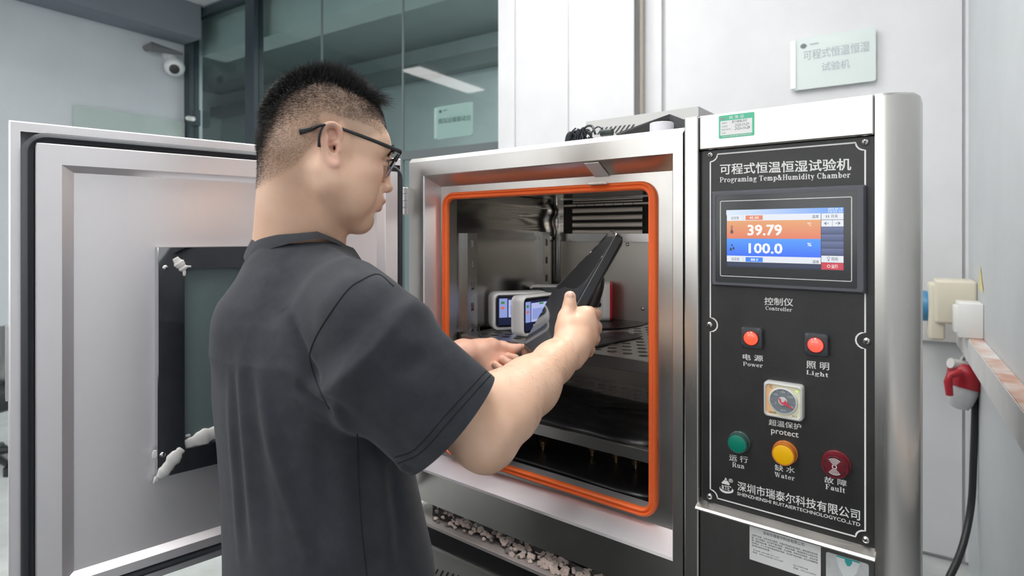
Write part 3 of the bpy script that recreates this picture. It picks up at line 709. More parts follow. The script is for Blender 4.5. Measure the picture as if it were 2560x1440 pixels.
# ---- black control panel
YP = .9875
M_panel = mat('black_panel_film', (.022, .022, .024), .38); tt = NT(M_panel)
gn = tt.noise(tt.coords((1, 1, 1)), 900, 2)
tt.link(tt.bump(gn, .35, .0006), tt.b.inputs['Normal'])
tt.link(tt.ramp(tt.noise(tt.coords((1, 1, 1)), 12, 4), [(.3, (.018, .018, .019)), (.7, (.032, .031, .031))]), tt.b.inputs['Base Color'])
xp0, xp1 = onY(1757, 600, YP).x, onY(2190, 600, YP).x
PAN = obj('control_panel', MB().box(xp0, xp1, YP, YP + .004, TH + zr0 + .001, TH + zr1 + .001), M_panel, CH)
obj('panel_recess', MB().box(xb, xc, YP + .004, 1.06, TH + zr0, TH + zr1 + .001), mat('panel_gap', (.05, .05, .05), .5), CH)
M_print = mat('white_print', (.85, .85, .83), .5)
def P3(px, py, dy=0): return onY(px, py, YP - dy)
def line(pts, wd=.0011, dy=.0003):
    """thin printed ribbon on the panel"""
    P = [Vector(p) for p in pts]; mb = MB(); A = []; B = []
    for i, p in enumerate(P):
        d = (P[min(i + 1, len(P) - 1)] - P[max(i - 1, 0)]); d = Vector((d.x, 0, d.z)).normalized(); nn = Vector((-d.z, 0, d.x))
        A.append(p + nn * wd); B.append(p - nn * wd)
    mb.grid([A, B]); return mb
# border with notched corners; screws sit in the notches
bl = P3(1776, 600).x; br_ = P3(2163, 600).x
bt = (P3(1805, 385).z + P3(2130, 357).z) / 2; bb = (P3(1800, 1247).z + P3(2155, 1346).z) / 2
rc = .012
def arc(cx, cz, a0, a1, r=rc, n=8): return [Vector((cx + r * math.cos(math.radians(a0 + (a1 - a0) * k / n)), YP - .0004, cz + r * math.sin(math.radians(a0 + (a1 - a0) * k / n)))) for k in range(n + 1)]
zl = P3(1783, 812).z; zr_ = P3(2166, 852).z
V = lambda x, z: Vector((x, YP - .0004, z))
brd = arc(bl, bt, -90, 0) + arc(br_, bt, 180, 270) + arc(br_, zr_, 90, 270) + arc(br_, bb, 90, 180) + arc(bl, bb, 0, 90) + arc(bl, zl, -90, 90) + [V(bl, bt - rc)]
bez_t = P3(1780, 478).z; bez_b = P3(1784, 716).z
obj('border_line', line(brd), M_print, PAN)
for x, z in ((bl, bt), (br_, bt), (bl - .001, zl), (br_ + .002, zr_), (bl - .001, bb), (br_ + .001, bb)):
    m = MB().rings((x, YP, z), (0, -1, 0), [(0, .0052), (.0016, .0052), (.003, .0042), (.0038, .0022), (.004, .0005)], 16)
    s_ = obj('panel_screw', m, S_bolt, PAN, 50)
    for a in (.5, 2.07):
        m = MB().box(-.0028, .0028, -.0003, .0003, -.0006, .0006, Matrix.Translation((x, YP - .0041, z)) @ Matrix.Rotation(a, 4, 'Y')); obj('screw_slot', m, M_dark, PAN)
# printed words: (text, lower-left px, lower-right px, top-left py, bold)
def word(body, xl, yl, xr, yr, yt, bold=.012, m=None, parent=None, dy=0., spacing=1., name='lettering', shear=0):
    a = P3(xl, yl, dy); b = P3(xr, yr, dy); c = P3(xl, yt, dy)
    me = textmesh(body, bold, spacing, shear)
    return obj(name, place_text(me, a, Vector((b.x, a.y, b.z)), Vector((a.x, a.y, c.z)), .0004), m or M_print, parent or PAN)
# ------------------------------------------------------------------ slab-serif letters for the printed English words
def serif(body):
    T, t, S, XH = .19, .075, .09, .68
    out = MB(); X = [0.]
    def R(x0, y0, x1, y1): Pg((x0, y0), (x1, y0), (x1, y1), (x0, y1))
    def Pg(*p):
        z = (len(out.f) % 9) * .0003; P = [(X[0] + x, y, z) for x, y in p]
        ar = sum(P[i - 1][0] * P[i][1] - P[i][0] * P[i - 1][1] for i in range(len(P)))
        out.poly(*(P if ar > 0 else P[::-1]))
    def ring(cx, cy, rx, ry, a0=0, a1=360, tx=T, ty=t, n=22):
        for k in range(n):
            q = []
            for a, rr in ((a0 + (a1 - a0) * k / n, 0), (a0 + (a1 - a0) * (k + 1) / n, 0), (a0 + (a1 - a0) * (k + 1) / n, 1), (a0 + (a1 - a0) * k / n, 1)):
                c, s = math.cos(math.radians(a)), math.sin(math.radians(a)); q.append((cx + c * (rx - rr * tx), cy + s * (ry - rr * ty)))
            Pg(*q)
    def stem(x, y0, y1, lo=1, hi=1, w=T):
        R(x, y0, x + w, y1)
        if lo: R(x - S * (lo != 3), y0, x + w + S * (lo != 2), y0 + t)
        if hi: R(x - S * (hi != 3), y1 - t, x + w + S * (hi == 1), y1)
    def arch(x0, x1):      # shoulder from stem x0 to stem starting x1
        cx = (x0 + x1 + T) / 2; ring(cx, XH - .27, (x1 + T - x0) / 2, .29, 0, 150, T, .11)
        R(x1, 0, x1 + T, XH - .26); R(x1 - S, 0, x1 + T + S, t)
    def g_(c):
        if c == ' ': return .36
        if c == 'P': stem(.1, 0, 1); R(.2, 1 - t, .5, 1); R(.2, .42, .5, .42 + t); ring(.48, .71, .33, .29, -90, 90); return .86
        if c == 'R': stem(.1, 0, 1); R(.2, 1 - t, .5, 1); R(.2, .46, .5, .46 + t); ring(.48, .73, .32, .27, -90, 90); Pg((.40, .48), (.60, .48), (.88, t), (.70, 0)); R(.66, 0, .98, t); return 1.0
        if c == 'r': stem(.1, 0, XH, 1, 2); ring(.47, XH - .17, .2, .18, 60, 165, .12, .12); ring(.50, XH - .11, .085, .085, 0, 360, .085, .085); return .62
        if c == 'o': ring(.36, XH / 2, .33, XH / 2 + .01); return .72
        if c == 'e': ring(.36, XH / 2, .32, XH / 2 + .01, 0, 325); R(.12, XH / 2 - .01, .66, XH / 2 + t * .8); return .70
        if c == 'g':
            ring(.34, .44, .26, .24); ring(.36, -.10, .32, .17, 0, 360, .10, t); Pg((.16, .24), (.26, .22), (.24, .04), (.12, .08)); R(.5, XH - .12, .72, XH); return .74
        if c == 'a': ring(.30, .19, .26, .20); R(.42, 0, .42 + T, .5); ring(.36, XH - .2, .25, .21, 0, 160, T, t); ring(.18, XH - .18, .08, .08, 0, 360, .08, .08); R(.55, 0, .72, t); return .72
        if c in 'mn':
            stem(.1, 0, XH, 1, 2); arch(.16, .46)
            if c == 'm': arch(.52, .84)
            return .78 if c == 'n' else 1.16
        if c == 'h': stem(.1, 0, 1, 1, 2); arch(.16, .46); return .78
        if c == 'i': stem(.1, 0, XH, 1, 2); ring(.19, .88, .115, .115, 0, 360, .115, .115); return .40
        if c == 'l': stem(.1, 0, 1, 1, 2); return .40
        if c == 'T': stem(.33, 0, 1, 1, 0); R(.02, 1 - t, .83, 1); R(.02, .74, .09, 1); R(.76, .74, .83, 1); return .85
        if c == 'F': stem(.1, 0, 1); R(.2, 1 - t, .76, 1); R(.69, .74, .76, 1); R(.2, .48, .52, .48 + t); R(.48, .38, .54, .64); return .80
        if c == 'L': stem(.1, 0, 1); R(.2, 0, .78, t); R(.71, 0, .78, .28); return .80
        if c == 'H': stem(.1, 0, 1); stem(.64, 0, 1); R(.2, .47, .7, .47 + t); return .95
        if c == 'u': stem(.06, .2, XH, 0, 2); stem(.44, 0, XH, 3, 2); ring(.345, .24, .285, .25, 180, 320, T, .11); return .76
        if c == 'd': ring(.33, XH / 2, .29, XH / 2 + .01); stem(.44, 0, 1, 3, 2); return .76
        if c == 'b': ring(.41, XH / 2, .29, XH / 2 + .01); stem(.1, 0, 1, 0, 2); return .74
        if c == 'p': ring(.41, XH / 2, .29, XH / 2 + .01); stem(.1, -.28, XH, 1, 2); return .74
        if c == 't': R(.12, .15, .12 + T, .88); R(.0, XH - t, .46, XH); ring(.31, .17, .19, .18, 180, 330, T, t); return .50
        if c == 'y': Pg((.04, XH), (.26, XH), (.45, .1), (.34, -.02)); Pg((.60, XH), (.52, XH), (.28, -.08), (.36, -.08)); ring(.22, -.15, .14, .11, 180, 395, .10, .10); R(-.02, XH - t, .32, XH); R(.44, XH - t, .68, XH); return .68
        if c == 'w':
            Pg((.02, XH), (.23, XH), (.38, 0), (.27, 0)); Pg((.36, XH), (.57, XH), (.74, 0), (.63, 0)); Pg((.46, XH), (.53, XH), (.37, 0), (.29, 0)); Pg((.86, XH), (.93, XH), (.74, 0), (.66, 0)); R(-.04, XH - t, .28, XH); R(.76, XH - t, .98, XH); return .98
        if c == 'W':
            Pg((.04, 1), (.26, 1), (.46, 0), (.34, 0)); Pg((.44, 1), (.66, 1), (.86, 0), (.74, 0)); Pg((.54, .9), (.61, .9), (.45, 0), (.37, 0)); Pg((1.0, 1), (1.07, 1), (.85, 0), (.77, 0)); R(-.04, 1 - t, .34, 1); R(.40, 1 - t, .70, 1); R(.90, 1 - t, 1.16, 1); return 1.18
        if c == 'C': ring(.46, .5, .43, .52, 48, 312); R(.74, .66, .81, 1.0); Pg((.72, .9), (.81, 1), (.81, .8), (.74, .8)); Pg((.74, .1), (.82, .27), (.76, .27), (.70, .16)); return .88
        if c == '&': ring(.36, .76, .21, .25); ring(.36, .26, .33, .28); Pg((.20, .72), (.40, .72), (.92, .0), (.68, .0)); Pg((.60, .46), (.92, .46), (.92, .53), (.60, .53)); Pg((.74, .5), (.82, .5), (.60, .12), (.52, .12)); return 1.0
        return .5
    for c in body: X[0] += g_(c) + .05
    me = bpy.data.meshes.new('lettering'); me.from_pydata(out.v, [], out.f); me.update()
    return me
def sword(body, xl, yl, xr, yr, yt):
    a = P3(xl, yl); b = P3(xr, yr); c = P3(xl, yt)
    return obj('lettering', place_text(serif(body), a, Vector((b.x, a.y, b.z)), Vector((a.x, a.y, c.z)), .0004), M_print, PAN)
word('可程式恒温恒湿试验机', 1800, 437, 2128, 425.5, 410, .03)
sword('Programing Temp&Humidity Chamber', 1800, 459.5, 2126, 448, 443)
word('控制仪', 1911, 762, 1983, 765.5, 743, .025)
sword('Controller', 1914, 774.5, 1980, 779.5, 765)
word('电 源', 1857, 899, 1908, 904, 884, .025); sword('Power', 1858, 914, 1907, 919, 904)
word('照 明', 2016, 920, 2073, 926, 901.5, .025); sword('Light', 2016, 938, 2071, 946, 925)
word('超温保护', 1922, 1062.5, 2003, 1075.5, 1047, .02); word('protect', 1928, 1087, 1996.5, 1099, 1070.5, .022)
word('运 行', 1823, 1151, 1870, 1158, 1135, .02); sword('Run', 1831, 1167, 1861, 1172, 1155)
word('缺 水', 1937, 1176, 1987, 1184, 1160, .02); sword('Water', 1936, 1191, 1987, 1202, 1179)
word('故 障', 2061, 1206, 2117, 1217, 1190, .02); sword('Fault', 2064, 1222, 2113, 1233, 1209)
word('深圳市瑞泰尔科技有限公司', 1844, 1226, 2150, 1302, 1202, .022)
word('SHENZHENSHI RUITAIERTECHNOLOGYCO.,LTD', 1843, 1238.5, 2151, 1318, 1229, .03)
# maker's emblem: split triangle, letters, swoosh, registered mark
def px5(x, y): return (1740 + .26388 * x, 1060 + .26388 * y)
def P5(x, y): return P3(*px5(x, y), .0004)
em = MB()
em.poly(P5(281, 505), P5(296, 532), P5(268, 527)); em.poly(P5(266, 531), P5(298, 538), P5(318, 566), P5(318, 582), P5(243, 562), P5(243, 552))
obj('emblem', em, M_print, PAN)
e2 = [P5(x, y) for x, y in ((232, 592), (228, 604), (237, 614), (257, 628), (288, 638), (318, 640), (334, 634), (340, 624), (341, 614))]
e2i = [P5(x, y) for x, y in ((231, 591), (222, 602), (226, 622), (246, 643), (280, 657), (322, 658), (350, 649), (356, 630), (344, 612))]
obj('emblem_swoosh', MB().grid([e2, e2i]), M_print, PAN)
word('RTE', *px5(246, 620), *px5(319, 634), px5(246, 576)[1], .04, name='emblem_letters')
word('®', *px5(309, 552), *px5(352, 560), px5(309, 513)[1], .02, name='registered_mark')
em = MB().rings(P5(327, 598), (0, -1, 0), [(0, .0011)], 10, False); em.f = [tuple(range(10))]; obj('emblem_dot', em, M_print, PAN)
# ---- push buttons and lamps
M_bz = mat('charcoal_bezel', (.045, .048, .055), .35)
def rocker(cx, cy, x0, x1, y0, y1, rpx, col, em, label):
    p0 = P3(x0, y1, .01); p1 = P3(x1, y0, .01); c = P3(cx, cy, .012)
    cz = c.z; hw = (p1.x - p0.x) / 2; xm = (p0.x + p1.x) / 2
    s = MB()
    rows = [[(xm + x, YP - d, cz + z) for x, z in rrect(-hw + i, hw - i, -hw * 1.02 + i, hw * 1.02 - i, .005, 4)] for i, d in ((0, 0), (0, .008), (.0012, .0095), (.004, .0098))]
    s.grid(rows, closed=True, cap=True)
    b = obj('push_switch', s, M_bz, CH, 40, label=label)
    r = rpx / F * c.y * 1.28
    r = hw * .66
    obj('switch_ring', MB().rings((xm, YP - .0098, cz), (0, -1, 0), [(0, r * 1.10), (.002, r * 1.08), (.0025, r)], 28), mat('deep_red_ring', (.25, .01, .01), .3), b, 40)
    obj('switch_lens', MB().rings((xm, YP - .012, cz), (0, -1, 0), [(0, r), (.0012, r * .96), (.0022, r * .7), (.0026, r * .3), (.0027, .0005)], 28), mat('lit_red_lens_' + str(cx), col, .18, emit=em, ecol=(1, .10, .05), coat=.8), b, True)
rocker(1877, 846, 1851, 1905, 823, 870, 18.5, (.9, .05, .02), 1.0, 'square black switch with glowing red lens')
rocker(2038, 863, 2009, 2070, 840, 890, 20, (.9, .10, .09), .75, 'square black switch with reflective red lens')
def pilot(cx, cy, rpx, h, colr, collar, kind, label):
    c = P3(cx, cy, h); r = rpx / F * (c - Vector((0, 0, H))).dot(CF) * 1.10
    M = collar
    b = obj('pilot_lamp', MB().rings((c.x, YP, c.z), (0, -1, 0), [(0, r * 1.12), (.004, r * 1.12), (.0048, r * 1.06), (h - .0025, r * 1.03), (h - .001, r), (h - .0012, r * .90)], 32), M, CH, 40, label=label)
    if kind == 'buzzer':
        obj('lamp_face', MB().rings((c.x, YP - h + .0015, c.z), (0, -1, 0), [(0, r * .92), (.001, r * .9), (.0016, r * .6)], 32), colr, b, 40)
        for a in range(8):
            t = a * math.pi / 4 + .3
            m = MB(); A = [(c.x + r * q * math.cos(t + d), YP - h + .0004, c.z + r * q * math.sin(t + d)) for q, d in ((.74, -.16), (.74, .16), (.84, .16), (.84, -.16))]
            obj('sound_slot', m.prism(A, (0, -.0008, 0)), M_dark, b)
        for k in range(5):
            rad = r * (.13 + .125 * k)
            for s_ in (1, -1) if k else (1,):
                a0, a1 = (0, 360) if k == 0 else ((50, 130) if s_ == 1 else (230, 310))
                ring = [[(c.x + q * math.cos(math.radians(a0 + (a1 - a0) * j / 16)), YP - h - .0005, c.z + q * math.sin(math.radians(a0 + (a1 - a0) * j / 16))) for j in range(17)] for q in (rad, rad + r * .055)]
                obj('sound_mark', MB().grid(ring), M_print, b)
    else:
        obj('lamp_face', MB().rings((c.x, YP - h + .002, c.z), (0, -1, 0), [(0, r * .92), (.001, r * .90), (.0014, r * .8), (.0015, .0005)], 32), colr, b, 40)
pilot(1842, 1110, 21.5, .016, mat('green_lens', (.0, .22, .145), .35), mat('dark_green_collar', (.05, .10, .09), .25), 'lamp', 'round green lamp')
pilot(1957, 1138, 24, .017, mat('amber_lens', (.93, .50, .0), .35), mat('amber_collar', (.60, .19, .03), .25), 'lamp', 'round amber lamp')
pilot(2086, 1167, 27, .018, mat('maroon_face', (.13, .008, .016), .35), mat('maroon_collar', (.17, .012, .02), .3), 'buzzer', 'round maroon buzzer with white sound wave mark')
# ---- over-temperature dial in a clear cover
dz0, dz1 = P3(1909, 1038, .012).z, P3(1909, 951, .012).z; dx0, dx1 = P3(1909, 1000, .012).x, P3(2008, 1000, .012).x
M_cover = mat('clear_cover_edge', (.62, .62, .60), .12, coat=.8)
rows = [[(x, YP - d, z) for x, z in rrect(dx0 + i, dx1 - i, dz0 + i, dz1 - i, .006, 4)] for i, d in ((0, 0), (.0, .012), (.0012, .0145), (.003, .015), (.0042, .0125))]
DI = obj('over_temperature_dial', MB().grid(rows, closed=True), M_cover, CH, 40, label='square cream dial under clear cover')
i = .0040
M_dface = mat('cream_dial_face', (.80, .72, .50), .4); tt = NT(M_dface)
tc = tt.new('ShaderNodeTexCoord'); sx = tt.new('ShaderNodeSeparateXYZ'); tt.link(tc.outputs['Generated'], sx.inputs[0])
tt.link(tt.ramp(sx.outputs[0], [(.0, (.90, .46, .20)), (.30, (.86, .76, .50)), (1, (.80, .80, .62))]), tt.b.inputs['Base Color'])
obj('dial_face', MB().box(dx0 + i, dx1 - i, YP - .0125, YP - .010, dz0 + i, dz1 - i), M_dface, DI)
dcx, dcz = P3(1957, 1003, .0145).x, P3(1957, 1003, .0145).z; dr_ = (dx1 - dx0) * .335
M_dring = mat('clear_dial_ring', (.66, .67, .66), .2); M_dgrey = mat('grey_dial_disc', (.20, .225, .25), .4)
obj('dial_ring', MB().rings((dcx, YP - .0125, dcz), (0, -1, 0), [(0, dr_ * 1.12), (.003, dr_ * 1.06), (.0034, dr_ * .98), (.0020, dr_ * .97)], 32, False), M_dring, DI, 40)
obj('dial_disc', MB().rings((dcx, YP - .0125, dcz), (0, -1, 0), [(0, dr_ * .98), (.0024, dr_ * .97), (.0025, .0003)], 32), M_dgrey, DI, 40)
obj('dial_hub', MB().rings((dcx, YP - .015, dcz), (0, -1, 0), [(0, dr_ * .34), (.0014, dr_ * .32), (.0016, .0004)], 24), M_dring, DI, 40)
M_rp = mat('red_pointer', (.72, .06, .10), .4); y_ = YP - .0168
q = lambda u, v: (dcx + u * dr_, y_, dcz + v * dr_)
obj('dial_pointer', MB().poly(q(-.28, .22), q(-.14, .22), q(-.05, -.10), q(.12, -.02), q(.20, .14), q(.30, .02), q(.34, -.14), q(.86, -.47), q(.88, -.52), q(.28, -.30), q(-.02, -.24), q(-.20, -.12)), M_rp, DI)
M_ptxt = mat('light_grey_print', (.62, .64, .65), .5); M_dtxt = mat('dark_print', (.06, .05, .04), .5)
def dtext(body, u, v, wu, hv, m, y=None, bold=.0):
    me = textmesh(body, bold); yy = y if y is not None else YP - .0151
    a = Vector((dcx + (u - wu / 2) * dr_, yy, dcz + (v - hv / 2) * dr_))
    obj('lettering', place_text(me, a, a + Vector((wu * dr_, 0, 0)), a + Vector((0, 0, hv * dr_)), .0001), m, DI)
for b_, u, v, wu in (('100', .0, .74, .34), ('50', -.50, .48, .24), ('150', .56, .44, .36), ('0', -.54, -.24, .11), ('200', .62, -.36, .3), ('omron', .04, -.74, .40)): dtext(b_, u, v, wu, .16, M_ptxt)
for k in range(9):
    a = math.radians(205 - k * 29); m = MB(); c_, s_ = math.cos(a), math.sin(a)
    A = Vector((dcx + c_ * dr_ * .80, YP - .0151, dcz + s_ * dr_ * .80)); B = Vector((dcx + c_ * dr_ * .94, YP - .0151, dcz + s_ * dr_ * .94)); n_ = Vector((-s_, 0, c_)) * .00025
    obj('scale_tick', m.poly(A - n_, A + n_, B + n_, B - n_), M_ptxt, DI)
dtext('C', -.92, 1.02, .20, .24, M_dtxt, YP - .0126); dtext('omron', -.80, -1.09, .55, .15, M_dtxt, YP - .0126, .01); dtext('E5C2', .86, -1.10, .34, .14, M_dtxt, YP - .0126)
obj('indicator', MB().rings((dcx + 1.02 * dr_, YP - .0126, dcz + .92 * dr_), (0, -1, 0), [(0, .0016), (.001, .0013), (.0014, .0004)], 12), mat('green_led', (.45, .9, .05), .3, emit=.9), DI, 40)
# ---- touch screen
yb = .013
def S3(px, py, dy=yb): return P3(px, py, dy)
tx0 = S3(1776, 600).x; tx1 = S3(2164, 600).x; tz1 = (S3(1776, 477).z + S3(2164, 462).z) / 2; tz0 = (S3(1779, 714).z + S3(2164, 737).z) / 2
gx0 = S3(1789, 600).x; gx1 = S3(2143, 600).x; gz1 = (S3(1789, 487).z + S3(2142, 478).z) / 2; gz0 = (S3(1791, 706).z + S3(2144, 722).z) / 2
M_tb = mat('grey_screen_bezel', (.085, .085, .105), .38)
r4 = lambda x0, x1, z0, z1, d: [(x, YP - d, z) for x, z in rrect(x0, x1, z0, z1, .0025, 3)]
TS = obj('touch_screen', MB().grid([r4(tx0, tx1, tz0, tz1, 0), r4(tx0, tx1, tz0, tz1, .0085), r4(tx0 + .003, tx1 - .003, tz0 + .003, tz1 - .003, yb), r4(gx0, gx1, gz0, gz1, yb), r4(gx0, gx1, gz0, gz1, yb - .0012)], closed=True), M_tb, CH, 35)
M_tg = mat('screen_glass', (.018, .021, .023), .16, spec=.6)
obj('screen_glass', MB().box(gx0, gx1, YP - yb + .0008, YP - yb + .004, gz0, gz1), M_tg, TS)
wl = lambda px, py: S3(px, py, yb - .0007)
lz1 = (wl(1800, 500).z + wl(2128, 496).z) / 2; lz0 = (wl(1802, 690).z + wl(2130, 703).z) / 2
pts = [Vector((x, YP - yb + .0007, z)) for x, z in rrect(wl(1801, 600).x, wl(2129, 600).x, lz0, lz1, .0015, 3)]; pts.append(pts[0])
obj('screen_outline', line(pts, .0005), M_print, TS)
sx0, sx1 = wl(1816, 600).x, wl(2109.5, 600).x; sz1 = (wl(1815, 523).z + wl(2108, 521).z) / 2; sz0 = (wl(1817, 669).z + wl(2110, 675).z) / 2
def em(name, c, s=1.0):
    m = mat(name, (.01, .01, .01), .2, emit=s, ecol=c); return m
def emg(name, c0, c1, axis=2, s=1.0):
    """screen colour with the soft gradient the interface itself shows"""
    m = mat(name, (.01, .01, .01), .2, emit=s, ecol=c0); tt = NT(m); tc = tt.new('ShaderNodeTexCoord'); sp = tt.new('ShaderNodeSeparateXYZ'); tt.link(tc.outputs['Generated'], sp.inputs[0])
    tt.link(tt.ramp(sp.outputs[axis], [(0, c0), (1, c1)]), tt.b.inputs['Emission Color']); return m
def scr(u0, v0, u1, v1, m, k=0, name='screen_field'):
    y = YP - yb + .0006 - k * .00012
    return obj(name, MB().poly(*[(sx0 + u * (sx1 - sx0), y, sz1 + v * (sz0 - sz1)) for u, v in ((u0, v1), (u1, v1), (u1, v0), (u0, v0))]), m, TS)
def stx(body, u0, v0, u1, v1, m, bold=.01, k=3):
    y = YP - yb + .0006 - k * .00012; f = lambda u, v: Vector((sx0 + u * (sx1 - sx0), y, sz1 + v * (sz0 - sz1)))
    return obj('screen_text', place_text(textmesh(body, bold), f(u0, v1), f(u1, v1), f(u0, v0), 0), m, TS)
E_w = em('screen_white', (.86, .90, .98), .85); E_tx = em('screen_text_white', (1, 1, 1), .95); E_dk = em('screen_text_dark', (.05, .08, .12), .6)
E_or = emg('screen_orange', (.80, .21, .12), (.82, .38, .16), 2, .9); E_bl = emg('screen_blue', (.04, .16, .95), (.08, .34, .98), 2, .9); E_hd = emg('screen_header', (.75, .85, 1), (.10, .33, .92), 0, .9)
E_sl = emg('screen_slate', (.07, .10, .22), (.16, .20, .40), 2, .8); E_rd = em('screen_red', (.68, .06, .09), .85); E_bar = em('screen_bar', (.04, .06, .13), .7)
scr(0, 0, 1, 1, em('screen_back', (.03, .04, .09), .6), 0)
scr(0, 0, 1, .088, E_hd, 1); scr(0.005, .088, .822, .19, E_w, 1); scr(.005, .19, .822, .50, E_or, 1); scr(.005, .50, .822, .80, E_bl, 1); scr(.005, .80, .822, .905, E_w, 1); scr(.012, .915, .82, .975, E_bar, 1)
scr(.826, .09, .998, .19, E_w, 1); scr(.826, .197, .911, .303, E_w, 1); scr(.913, .197, .998, .303, E_w, 1)
for k in range(4): scr(.826, .312 + .1133 * k, .998, .418 + .1133 * k, E_sl, 1)
scr(.826, .767, .998, .874, E_w, 1); scr(.826, .878, .998, .99, E_rd, 1)
scr(.18, .102, .335, .18, em('setpoint_orange', (.80, .24, .13), .9), 2); scr(.18, .82, .335, .90, em('setpoint_blue', (.05, .25, .9), .9), 2)
for v in (.09, .81): scr(.157, v, .159, v + .095, em('screen_rule', (.5, .55, .62), .8), 2)
stx('45.00', .215, .118, .30, .163, E_tx); stx('88.0', .228, .838, .294, .882, E_tx)
stx('39.79', .198, .262, .503, .445, E_tx, .045); stx('100.0', .208, .578, .507, .752, E_tx, .045)
stx('℃', .716, .235, .746, .29, E_tx, .0); stx('%', .714, .565, .748, .62, E_tx, .02)
stx('设定值', .045, .115, .118, .165, E_dk, 0); stx('设定值', .048, .83, .122, .885, E_dk, 0)
stx('温度', .752, .112, .806, .163, E_dk, .01); stx('湿度', .755, .843, .808, .893, E_dk, .01)
stx('2025-06-18', .878, .006, .99, .038, E_tx, 0); stx('16:53:35', .882, .046, .99, .078, E_tx, 0)
stx('目录', .905, .115, .955, .162, E_dk, 0); stx('照明', .905, .792, .955, .85, E_dk, 0); stx('运行', .905, .905, .955, .965, E_tx, .01)
stx('←', .848, .225, .886, .275, E_dk, .03); stx('→', .937, .225, .975, .275, E_dk, .03)
for a in range(2):
    for b in range(3): scr(.862 + a * .016, .122 + b * .014, .871 + a * .016, .131 + b * .014, E_dk, 3, 'screen_icon')
def sdisc(u, v, r, m, k=3, r2=0, name='screen_icon'):
    y = YP - yb + .0006 - k * .00012; Y_ = lambda t, q: (sx0 + u * (sx1 - sx0) + q * math.cos(t), y, sz1 + v * (sz0 - sz1) + q * math.sin(t))
    T_ = [2 * math.pi * j / 18 for j in range(18)]
    obj(name, MB().grid([[Y_(t, r) for t in T_], [Y_(t, r2) for t in T_]], closed=True) if r2 else MB().poly(*[Y_(t, r) for t in T_]), m, TS)
Wd = sx1 - sx0
sdisc(.052, .387, .017 * Wd, E_dk, 3, .0125 * Wd); sdisc(.052, .387, .0095 * Wd, E_dk); scr(.044, .285, .0475, .375, E_dk, 3, 'screen_icon'); scr(.0565, .285, .060, .375, E_dk, 3, 'screen_icon'); scr(.05, .32, .054, .38, E_dk, 3, 'screen_icon'); sdisc(.052, .285, .008 * Wd, E_dk, 3, .0045 * Wd)
for u, v, r in ((.053, .62, .008), (.043, .695, .0115), (.068, .675, .010)):
    sdisc(u, v, r * Wd, E_dk); y = YP - yb + .0006 - .00036
    f = lambda a, b: (sx0 + (u + a * r) * Wd, y, sz1 + v * (sz0 - sz1) + b * r * Wd)
    obj('screen_icon', MB().poly(f(-.85, .45), f(.85, .45), f(0, 2.2)), E_dk, TS)
sdisc(.883, .805, .012 * Wd, E_dk, 3, .009 * Wd); scr(.878, .835, .888, .85, E_dk, 3, 'screen_icon'); sdisc(.884, .935, .013 * Wd, E_tx, 3, .0095 * Wd)
# ---- stickers on the machine
def plane_sticker(name, poly_px, Y, m, parent, label=None, r=0):
    P = [onY(x, y, Y) for x, y in poly_px]
    return P, obj(name, MB().prism([p + Vector((0, -.0002, 0)) for p in P], (0, -.0004, 0)), m, parent, label=label)
M_green = mat('mint_green_print', (.10, .56, .34), .4); M_paper = mat('white_label_paper', (.84, .84, .84), .45); M_blk = mat('black_ink', (.05, .05, .055), .6); M_gry = mat('grey_ink', (.33, .33, .34), .6)
a = onY(1797, 318, YC); b = onY(1886, 310, YC); z1 = (onY(1797, 290, YC).z + onY(1886, 280, YC).z) / 2; z0 = (onY(1797, 346.5, YC).z + onY(1886, 339, YC).z) / 2
GS = obj('calibration_sticker', MB().prism([(x, YC - .0001, z) for x, z in rrect(a.x, b.x, z0, z1, .002, 3)], (0, -.0004, 0)), M_green, CH, label='green bordered calibration sticker')
def lab(parent, x0, x1, z0, z1, Y):
    W, Hh = x1 - x0, z1 - z0
    def f(u, v, k=1): return Vector((x0 + u * W, Y - .0005 - k * .00012, z0 + v * Hh))
    def t(body, u0, v0, u1, v1, m, bold=0., shear=0, res=1, name='lettering'):
        return obj(name, place_text(textmesh(body, bold, 1, shear, 1, res), f(u0, v0, 2), f(u1, v0, 2), f(u0, v1, 2), 0), m, parent)
    def q(u0, v0, u1, v1, m, k=1, name='label_field'): return obj(name, MB().poly(f(u0, v0, k), f(u1, v0, k), f(u1, v1, k), f(u0, v1, k)), m, parent)
    return t, q, f
t_, q_, f_ = lab(GS, a.x, b.x, z0, z1, YC)
q_(.05, .13, .94, .76, M_paper); t_('校 准 证', .30, .81, .72, .95, M_paper, .02); q_(.06, .80, .17, .90, M_gry, 1)
t_('RU1808-303', .38, .62, .80, .74, M_blk, 0, .3); t_('2025-10-29', .46, .46, .86, .58, M_blk, 0, .3); t_('2026-10-28', .46, .31, .88, .43, M_blk, 0, .3)
t_('设备编号', .09, .63, .24, .70, M_gry); t_('校准日期', .09, .48, .25, .55, M_gry); t_('建议校准日期', .09, .34, .34, .41, M_gry); t_('校准员', .09, .19, .21, .26, M_gry)
t_('深圳计量质量检测研究院', .10, .035, .92, .105, M_paper, .01)
yl_ = YC + .004
a = onY(1874, 1350, yl_); b = onY(2052, 1380, yl_); z1 = (onY(1874, 1312, yl_).z + onY(2052, 1363, yl_).z) / 2; z0 = z1 - (onY(1874, 1312, yl_).z - onY(1874, 1398, yl_).z)
IS = obj('information_label', MB().prism([(a.x, yl_, z0), (b.x, yl_, z0), (b.x, yl_, z1), (a.x, yl_, z1)], (0, -.0005, 0)), M_paper, CH, label='white information label with lines of black print')
t_, q_, f_ = lab(IS, a.x, b.x, z0, z1, yl_)
t_('深圳市瑞泰尔科技有限公司', .20, .84, .78, .94, M_blk, .0, 0, 2)
